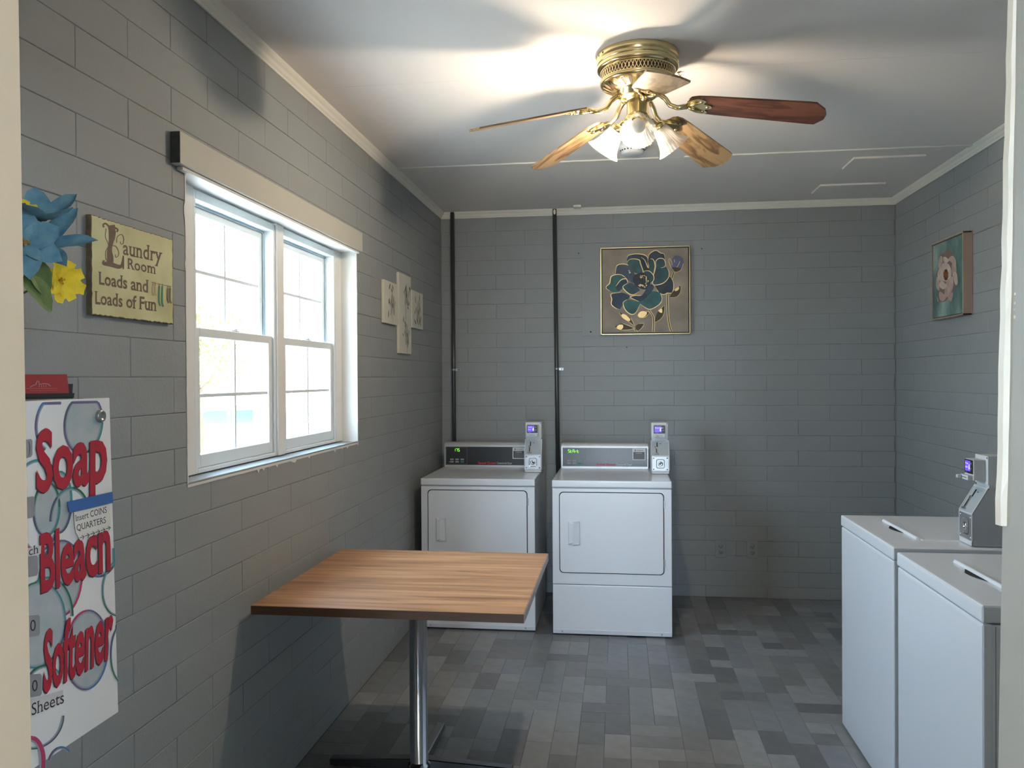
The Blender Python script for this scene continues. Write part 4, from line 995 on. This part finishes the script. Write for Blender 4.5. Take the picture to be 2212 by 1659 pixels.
sh.ribbon([(995,570),(1000,520),(1035,500),(1055,530),(1050,575),(1030,580),(1025,560)], 6, br, 5); sh.ribbon([(1050,680),(1052,740),(1050,795)], 12, br, 3)
sh.ribbon([(1290,908),(1460,945)], 3, br)
for (x, y, l, m_) in ((1302,925,95,(176,160,116)),(1322,925,95,(176,160,116)),(1357,940,170,(60,130,100)),(1383,940,175,(60,130,100)),(1430,958,125,(120,104,88)),(1450,958,130,(120,104,88))):
    mm = mat('sock_%s' % {176:'tan',60:'green',120:'brown'}[m_[0]], m_, 0.7); sh.ribbon([(x,y),(x-2,y+l*0.75),(x+10,y+l)], 12, mm, 3); sh.ribbon([(x,y-22),(x,y+8)], 4, br)
sh.build('lettering', brd)

# ================================================================== soap vending machine, its note, cards and flowers
XV = 0.15
vt = 1.452; vb = at(256, 1538, 0, XV).z; vy1 = at(246, 1200, 0, XV).y; vy0 = 1.20
t = thing('soap_vending_machine', 'white bubble print soap, bleach and softener vending machine on the left wall', 'vending machine', (XV/2, (vy0+vy1)/2, vb))
b = MB(); b.box(0.0008, XV-0.006, vy0+0.003, vy1-0.004, vb+0.004, vt, bev=0.002); b.build('cabinet', mat('vendor_white', (206,206,202), 0.4), t)
b = MB()
yt, ybm = at(237, 868, 0, XV).y, at(256, 1538, 0, XV).y
b.hexa([(XV-0.006,vy0,vb),(XV,vy0,vb),(XV,ybm,vb),(XV-0.006,ybm,vb),(XV-0.006,vy0,vt+0.003),(XV,vy0,vt+0.003),(XV,yt,vt+0.003),(XV-0.006,yt,vt+0.003)], bev=0.001)
fdoor = b.build('front_door', mat('vendor_face_white', (238,237,235), 0.35), t)
def vp(x, y): return at(x, y, 0, XV+0.0003)
sh = Sheet(vp, (1,0,0), 0.00002)
bub = {'p': mat('bubble_purple', (110,96,132), 0.5), 't': mat('bubble_teal', (70,140,140), 0.5), 'g': mat('bubble_green', (44,112,84), 0.5), 'c': mat('bubble_crimson', (184,60,100), 0.5), 'b': mat('bubble_blue', (84,120,170), 0.5), 'k': mat('bubble_slate', (84,92,112), 0.5), 'i': mat('bubble_inside', (186,190,192), 0.5, noise=0.12, nscale=30, col2=(166,180,182)), 'l': mat('bubble_rim_pale', (150,164,176), 0.5)}
def ring(cx, cy, rx, ry, cols, a0=0, a1=360, wd=4.6, fill=True, tilt=-0.16):
    def pt(a, k=1): x = rx*k*math.cos(R(a)); return (cx+x, cy+ry*k*math.sin(R(a))+tilt*x)
    clip = lambda q: (min(max(q[0], 40), 236+(q[1]-868)*0.0285), max(q[1], 872.5-(q[0]-60)*0.027))
    if fill and a1-a0 >= 359: sh.poly([clip(pt(a, .97)) for a in range(a0, a1, 12)], bub['i'])
    nseg = len(cols); span = (a1-a0)/nseg; sh.layer()
    for i, c in enumerate(cols):
        for (k, m_, w_) in ((0.965, 'l', wd*1.5), (1.0, c, wd)):
            sh.ribbon([clip(pt(a0+span*i+span*j/8, k)) for j in range(9)], w_, bub[m_], lay=(k == 1.0))
ring(118, 915, 41, 62, 'kpbp', 120, 290)
ring(180, 915, 41, 64, 'tgpkpp', 0, 360)
ring(78, 1040, 42, 46, 'ktp', 180, 350)
ring(128, 1085, 26, 66, 'kpgt', 0, 360); ring(100, 1100, 28, 58, 'tkgg', 0, 360); ring(150, 1120, 42, 66, 'ktg', 180, 330); ring(85, 1145, 36, 45, 'pck', 20, 200)
ring(130, 1250, 46, 82, 'cckp', 0, 360); ring(216, 1190, 38, 55, 'tkbp', 0, 180); ring(98, 1340, 58, 92, 'kgtg', 150, 360); ring(78, 1350, 62, 92, 'ktgt', 0, 360, 4); 
ring(256, 1270, 36, 60, 'gt', 90, 250, 2.4); ring(262, 1410, 24, 62, 'gk', 90, 260, 2.4)
ring(186, 1404, 46, 85, 'bbpcccpb', 0, 360, 4)
ring(92, 1500, 45, 62, 'tkgt', 150, 330); ring(76, 1555, 60, 62, 'kkgk', 0, 150, 3); ring(64, 1650, 28, 56, 'cccc', 180, 380, 9, False); ring(128, 1650, 26, 36, 'pb', 200, 320, 4, False)
shadow_m = mat('word_outline_dark', (70,44,56), 0.5); word_m = mat('word_red', (176,38,56), 0.45)
def vword(s, A, B, T, bold=0.028):
    d = (-2.2, 3.0)
    put_text(sh, s, (A[0]+d[0],A[1]+d[1]), (B[0]+d[0],B[1]+d[1]), (T[0]+d[0],T[1]+d[1]), shadow_m, bold)
    put_text(sh, s, A, B, T, word_m, bold)
vword('Soap', (77,1060), (230,1034), (77,930)); vword('Bleach', (87,1277), (238,1226), (85,1154)); vword('Softener', (92,1494), (242,1414), (94,1364))
dg = mat('print_dark', (40,40,44), 0.6); btn = mat('print_button', (150,150,154), 0.5, noise=0.1, nscale=40)
for (x1_, ya, yb2, txt) in ((68,948,990,')'),(73,1072,1120,''),(80,1200,1246,''),(84,1328,1376,'0'),(88,1455,1506,'0')):
    sh.poly([(42,ya+4),(x1_-3,ya),(x1_,ya+4),(x1_,yb2-8),(x1_-3,yb2-3),(42,yb2+4)], btn)
    if txt: put_text(sh, txt, (x1_-21 if txt == '0' else x1_-9, yb2-12), (x1_-9 if txt == '0' else x1_-5, yb2-14), (x1_-21 if txt == '0' else x1_-9, yb2-36), dg)
wl_ = mat('print_white_label', (208,206,204), 0.5); sh.poly([(50,1186),(87,1178),(86,1196),(50,1204)], wl_); put_text(sh, 'ch', (60,1200), (81,1194), (60,1182), dg, 0, True)
sh.poly([(50,1516),(134,1490),(134,1516),(52,1552)], wl_); put_text(sh, 'Sheets', (66,1546), (136,1518), (66,1520), dg, 0, True)
sh.build('printed_face', fdoor)
lk = at(214, 899, 0, XV)
b = MB(); b.lathe([(0.0135,0.0004),(0.0135,0.006),(0.012,0.008),(0.007,0.008),(0.006,0.006),(0.003,0.006),(0.0001,0.0065)], lk, (1,0,0), 24); b.build('lock', steel_m, fdoor)
# taped note
t = thing('paper_note', 'white Insert COINS QUARTERS note taped on the vending machine', 'note', at(200,1120,0,XV+0.003))
def npnt(x, y): return at(x, y, 0, XV+0.0048)
b = MB(); pp = [(160,1106),(236,1089),(240,1141),(174,1168),(164,1150),(161,1128)]
b.prism([npnt(*q_)-Vector((0.0004,0,0)) for q_ in pp], (0.0004,0,0)); pap = b.build('paper', mat('note_paper', (226,224,218), 0.7), t)
sh = Sheet(npnt, (1,0,0), 0.00006)
put_text(sh, 'Insert COINS', (164,1126), (231,1107), (163,1113), dg, 0, True); put_text(sh, 'QUARTERS', (166,1147), (229,1129), (165,1134), dg, 0, True)
for i in range(6):
    x = 172+i*11.2; y = 1162-i*3.9; sh.ribbon([(x,y),(x+9,y-3)], 1.3, dg); sh.ribbon([(x+4.5,y-6),(x+9.5,y-3),(x+6,y+3)], 1.3, dg)
sh.build('lettering', pap)
b = MB(); b.prism([at(*q_,0,XV+0.0060) for q_ in ((145,1084),(243,1062),(244,1086),(150,1108))], (0.0003,0,0)); b.build('tape', mat('blue_tape', (58,104,168), 0.6), t, label='blue masking tape')
# card holder with red cards on the machine
def facing(c, ang):          # small frame: ex along the card, ey towards viewer
    ex = Vector((math.cos(ang), math.sin(ang), 0)); return lambda a, d_, z: c+ex*a+Vector((ex.y,-ex.x,0))*d_+Vector((0,0,z))
cc = at(100, 850, 0, 0.075); cc.z = vt+0.0038; F_ = facing(cc, R(33))
t = thing('card_holder', 'black card tray on top of the vending machine', 'card holder', cc)
b = MB()
def fh(mb, a0, a1, d0, d1, z0, z1, s0=0, m=0): mb.hexa([F_(a0+s0,d0,z0),F_(a1-s0,d0,z0),F_(a1-s0,d1,z0),F_(a0+s0,d1,z0),F_(a0,d0,z1),F_(a1,d0,z1),F_(a1,d1,z1),F_(a0,d1,z1)], m=m, bev=0.0004)
fh(b, -0.055, 0.052, -0.012, 0.014, 0.0, 0.003, 0.004); fh(b, -0.055, 0.052, 0.012, 0.014, 0.003, 0.011, 0.002); fh(b, -0.05, 0.048, -0.012, -0.010, 0.003, 0.030, 0.002)
b.build('tray', black_m, t)
t = thing('business_cards', 'stack of red cards standing in the black tray', 'cards', cc)
rc = mat('red_card', (170,50,50), 0.5)
for i in range(6):
    b = MB(); o1 = 0.010-i*0.0018
    b.hexa([F_(-0.048,o1,0.0035),F_(0.042,o1,0.0035),F_(0.042,o1-0.0005,0.0035),F_(-0.048,o1-0.0005,0.0035),F_(-0.048,o1-0.012,0.050),F_(0.037,o1-0.012,0.050),F_(0.037,o1-0.0125,0.050),F_(-0.048,o1-0.0125,0.050)]); c1 = b.build('card', rc, t)
    if i == 0:
        sh = Sheet(lambda x, y: F_(x, 0.0103-0.012*(y-0.0035)/0.0465, y), F_(0,1,0)-F_(0,0,0), 0.00005)
        wm = mat('card_white_ink', (196,170,166), 0.5)
        sh.ribbon([(-0.028,0.024),(-0.022,0.028),(-0.018,0.029),(-0.016,0.036),(-0.013,0.036),(-0.012,0.029),(-0.004,0.031),(0.004,0.030),(0.008,0.026)], 0.0011, wm)
        for i2 in range(4): sh.ribbon([(-0.012+i2*0.004,0.024),(-0.012+i2*0.004,0.028)], 0.0007, wm)
        sh.ribbon([(-0.036,0.0215),(0.020,0.0215)], 0.0016, mat('card_faint_ink', (188,92,90), 0.5)); sh.ribbon([(-0.028,0.017),(0.020,0.017)], 0.0010, mat('card_faint_ink', (188,92,90)))
        sh.build('print', c1)
# artificial flowers beside the door, in a vase on the machine (vase itself is behind the jamb)
VZ = Vector((0.085, 1.265, vt+0.0035))
t = thing('vase', 'small white vase on the vending machine, holding the flowers, behind the jamb', 'vase', VZ)
b = MB(); b.lathe([(0.0001,0),(0.030,0),(0.036,0.02),(0.034,0.05),(0.020,0.085),(0.017,0.10),(0.022,0.112),(0.019,0.112),(0.014,0.10),(0.0001,0.095)], VZ, n=24); b.build('body', enamel_m, t)
def petal(mb, base, d, nrm, L, wd, curl, m=0, tipw=0.0, blunt=0.06, nseg=6, ruffle=0.0):
    d = Vector(d).normalized(); nrm = Vector(nrm); nrm = (nrm-d*nrm.dot(d)).normalized(); sd_ = d.cross(nrm); rows_ = []
    for i in range(nseg+1):
        s = i/nseg; wv = wd*(math.sin(PI*min(1, s*0.86+0.10))**0.75)*(1-tipw*s) if i < nseg else wd*blunt
        c = Vector(base)+d*(L*s)-nrm*(curl*L*s*s); row = []
        for j in (-2,-1,0,1,2):
            row.append(mb.bm.verts.new(c+sd_*(wv*j/4)+nrm*(abs(j)*0.10*wv+ruffle*math.sin(i*2.1+j)*wd)))
        rows_.append(row)
    for A, B in zip(rows_, rows_[1:]):
        for j in range(4): f = mb.bm.faces.new([A[j],A[j+1],B[j+1],B[j]]); f.smooth = True; f.material_index = m
def clothmat(name, col, col2):
    m = mat(name, col, 0.8, noise=0.4, nscale=35, col2=col2, bump=0.1, bscale=150)
    m.node_tree.nodes['Principled BSDF'].inputs['Subsurface Weight'].default_value = 0.0
    return m
blue_p = clothmat('blue_silk_petal', (116,158,172), (76,122,146)); yel_p = clothmat('yellow_silk_petal', (246,222,60), (226,190,40)); grn = clothmat('green_silk_leaf', (122,142,84), (86,108,62))
XFp = 0.26
def flower(name, cat, label, cuv, xpl, L, wd, n, face, pm, curl, stam, grp, spin=0, ruffle=0.03):
    c = at(cuv[0], cuv[1], 0, xpl); t = thing(name, label, cat, c, grp)
    fz = Vector(face).normalized(); s1 = fz.cross(Vector((0,0,1))).normalized(); s2 = s1.cross(fz)
    for i in range(n):
        a = spin+2*PI*i/n; d = (s1*math.cos(a)+s2*math.sin(a))*0.92+fz*0.40
        b = MB(); petal(b, c, d, fz, L*random.Random(i+spin).uniform(0.9,1.1), wd, curl, ruffle=ruffle, blunt=0.6 if pm is yel_p else 0.06); b.build('petal', pm, t, keepn=True)
    b = MB()
    for i in range(stam): a = 2.4*i; p_ = c+fz*0.012+(s1*math.cos(a)+s2*math.sin(a))*(0.002+0.0016*i**0.7); b.tube([c, p_], 0.0007, 5); b.lathe([(0.0001,-0.003),(0.0022,0),(0.0001,0.003)], p_, fz, 8)
    b.build('stamens', mat('orange_stamen', (212,160,40), 0.7), t)
    b = MB(); m1 = (c+VZ)*0.5+Vector((0.02,-0.01,0.03)); st = [VZ+Vector((0,0,0.09)), VZ+Vector((0.01,0.0,0.14))*0.9, m1+Vector((0,0,0.04)), c-fz*0.02, c]; b.tube(st, 0.0018, 6); b.build('stem', grn, t)
    return t, c
G = 'artificial flowers by the doorway'
flower('blue_lily', 'flower', 'blue cloth lily at the top of the bunch, above the others', (88,478), 0.29, 0.066, 0.040, 5, (0.35,-0.35,0.85), blue_p, -0.25, 4, G, 0.2)
flower('blue_lily', 'flower', 'large blue cloth lily whose petal tip crosses the sign edge', (92,540), 0.27, 0.094, 0.036, 6, (0.35,-0.62,0.70), blue_p, 0.12, 6, G, 0.0)
flower('blue_lily', 'flower', 'blue cloth lily half hidden by the jamb, left of the largest', (52,528), 0.29, 0.060, 0.042, 6, (0.7,-0.6,0.2), blue_p, 0.22, 5, G, 0.5)
flower('yellow_flower', 'flower', 'yellow cloth flower below the blue lilies', (126,606), 0.27, 0.043, 0.031, 8, (0.95,-0.25,-0.1), yel_p, 0.05, 4, G, 0.3)
flower('yellow_flower', 'flower', 'yellow cloth flower cut off by the jamb near the top', (46,462), 0.27, 0.026, 0.022, 7, (0.5,-0.7,0.1), yel_p, 0.1, 5, G, 0.1)
for (uv, d, L, lab) in (((50,560),(0.10,0.42,-0.36),0.080,'green cloth leaf, upper of the two under the lilies'), ((46,604),(0.10,0.46,-0.26),0.085,'green cloth leaf, lower of the two, beside the vase')):
    c = at(*uv, 0, 0.29); t = thing('leaf_spray', lab, 'leaf', c, 'cloth leaves under the flowers')
    b = MB(); petal(b, c, d, (0.6,-0.7,0.5), L, 0.045, 0.25, nseg=8, ruffle=0.02); b.build('leaf', grn, t, keepn=True)
    b = MB(); b.tube([VZ+Vector((0,0,0.09)), VZ+Vector((0.03,0,0.13)), c], 0.0018, 6); b.build('stem', grn, t)

# ================================================================== outside
b = MB(); b.box(-45, 12, -12, 60, -0.90, -0.70); o = b.build('outdoor_ground', mat('pale_concrete', (176,174,168), 0.9, noise=0.15, nscale=0.6), kind='structure')
b = MB(); b.box(-0.8, 3.8, -4.2, YO, -0.70, -0.02); b.build('porch_floor', mat('porch_concrete', (150,146,138), 0.8, noise=0.15, nscale=3), kind='structure')
baffle_m = mat('light_baffle_paint', (188,180,166), 0.8)
b = MB(); b.box(-0.8, 3.8, -4.2, YO-0.001, H+0.02, H+0.12); b.build('light_baffle_roof', mat('baffle_soffit', (196,188,176), 0.8), kind='structure')  # unseen roof, added to hold back daylight at the doorway
b = MB(); b.box(-0.8, -0.65, -4.2, YO-0.001, -0.30, H+0.02); b.box(3.65, 3.8, -4.2, -2.3, -0.30, H+0.02); b.box(3.65, 3.8, -0.7, YO-0.001, -0.30, H+0.02); b.box(3.65, 3.8, -2.3, -0.7, -0.30, 1.95); b.box(-0.65, 0.85, -4.2, -4.05, -0.30, H+0.02); b.box(1.62, 3.65, -4.2, -4.05, -0.30, H+0.02); b.build('light_baffle_wall', baffle_m, kind='structure')  # added unseen walls, their openings shaped to steer light through the door
# parked car far outside
cx, cy, gz = -9.9, 22.0, -0.70
t = thing('parked_car', 'pale parked car seen small through the lower panes', 'car', (cx, cy, gz))
body = [(-2.1,0.30),(-2.15,0.62),(-1.95,0.86),(-1.15,0.95),(-0.55,1.38),(0.75,1.42),(1.45,1.02),(2.0,0.95),(2.15,0.60),(2.1,0.30)]
ca = R(25)
def cr(x, y, z): return Vector((cx+x*math.cos(ca)-y*math.sin(ca), cy+x*math.sin(ca)+y*math.cos(ca), gz+z))
b = MB(); b.prism([cr(x,-0.85,z) for x, z in body], cr(0,1.7,0)-cr(0,0,0)); bmesh.ops.bevel(b.bm, geom=b.bm.edges[:], offset=0.05, segments=2, affect='EDGES'); b.build('body', mat('car_paint', (214,218,220), 0.25), t)
for y in (-0.86, 0.855):
    for P in ([(-0.95,0.98),(-0.52,1.32),(0.05,1.34),(0.05,0.98)], [(0.12,0.98),(0.12,1.34),(0.72,1.34),(1.2,1.02)]):
        b = MB(); b.prism([cr(x,y,z) for x, z in P], cr(0,0.006,0)-cr(0,0,0)); b.build('window', mat('teal_car_glass', (60,120,130), 0.1), t)
for x in (-1.3, 1.35):
    for y in (-0.86, 0.66): b = MB(); b.lathe([(0.0001,0),(0.18,0),(0.20,0.02),(0.31,0.02),(0.32,0.05),(0.32,0.2),(0.0001,0.2)], cr(x,y,0.32), cr(0,1,0)-cr(0,0,0), 24); b.build('wheel', black_m, t)
# leafy tree outside
tx, ty = -5.6, 12.5
t = thing('leafy_tree', 'sunlit yellow green tree seen through the left window', 'tree', (tx, ty, -0.70))
b = MB(); b.tube([(tx,ty,-0.70),(tx+0.05,ty,0.6),(tx-0.03,ty+0.05,1.4),(tx+0.1,ty,2.4)], [0.10,0.08,0.06,0.03], 10)
for i in range(6): a = i*1.05; b.tube([(tx,ty,1.1+0.15*i),(tx+0.45*math.cos(a),ty+0.45*math.sin(a),1.5+0.18*i)], [0.035,0.012], 6)
b.build('trunk', mat('bark', (110,92,72), 0.9, noise=0.4, nscale=8), t)
b = MB(); rr = random.Random(4)
for i in range(1500):
    a, e_ = rr.uniform(0, 2*PI), rr.uniform(-1, 1); r_ = 0.85*rr.random()**0.4; c = Vector((tx+r_*math.cos(a)*math.sqrt(1-e_*e_), ty+r_*math.sin(a)*math.sqrt(1-e_*e_), 2.0+0.8*r_*e_/0.85))
    d = Vector((rr.uniform(-1,1),rr.uniform(-1,1),rr.uniform(-1,1))).normalized(); s_ = d.cross(Vector((0.3,0.2,1))).normalized(); l = rr.uniform(0.06,0.11)
    b.poly([c, c+d*l*0.5+s_*l*0.28, c+d*l, c+d*l*0.5-s_*l*0.28])
b.build('foliage', mat('yellow_green_leaf', (120,140,50), 0.7, noise=0.3, nscale=3), t, kind='stuff')
print('objects', len(bpy.data.objects))
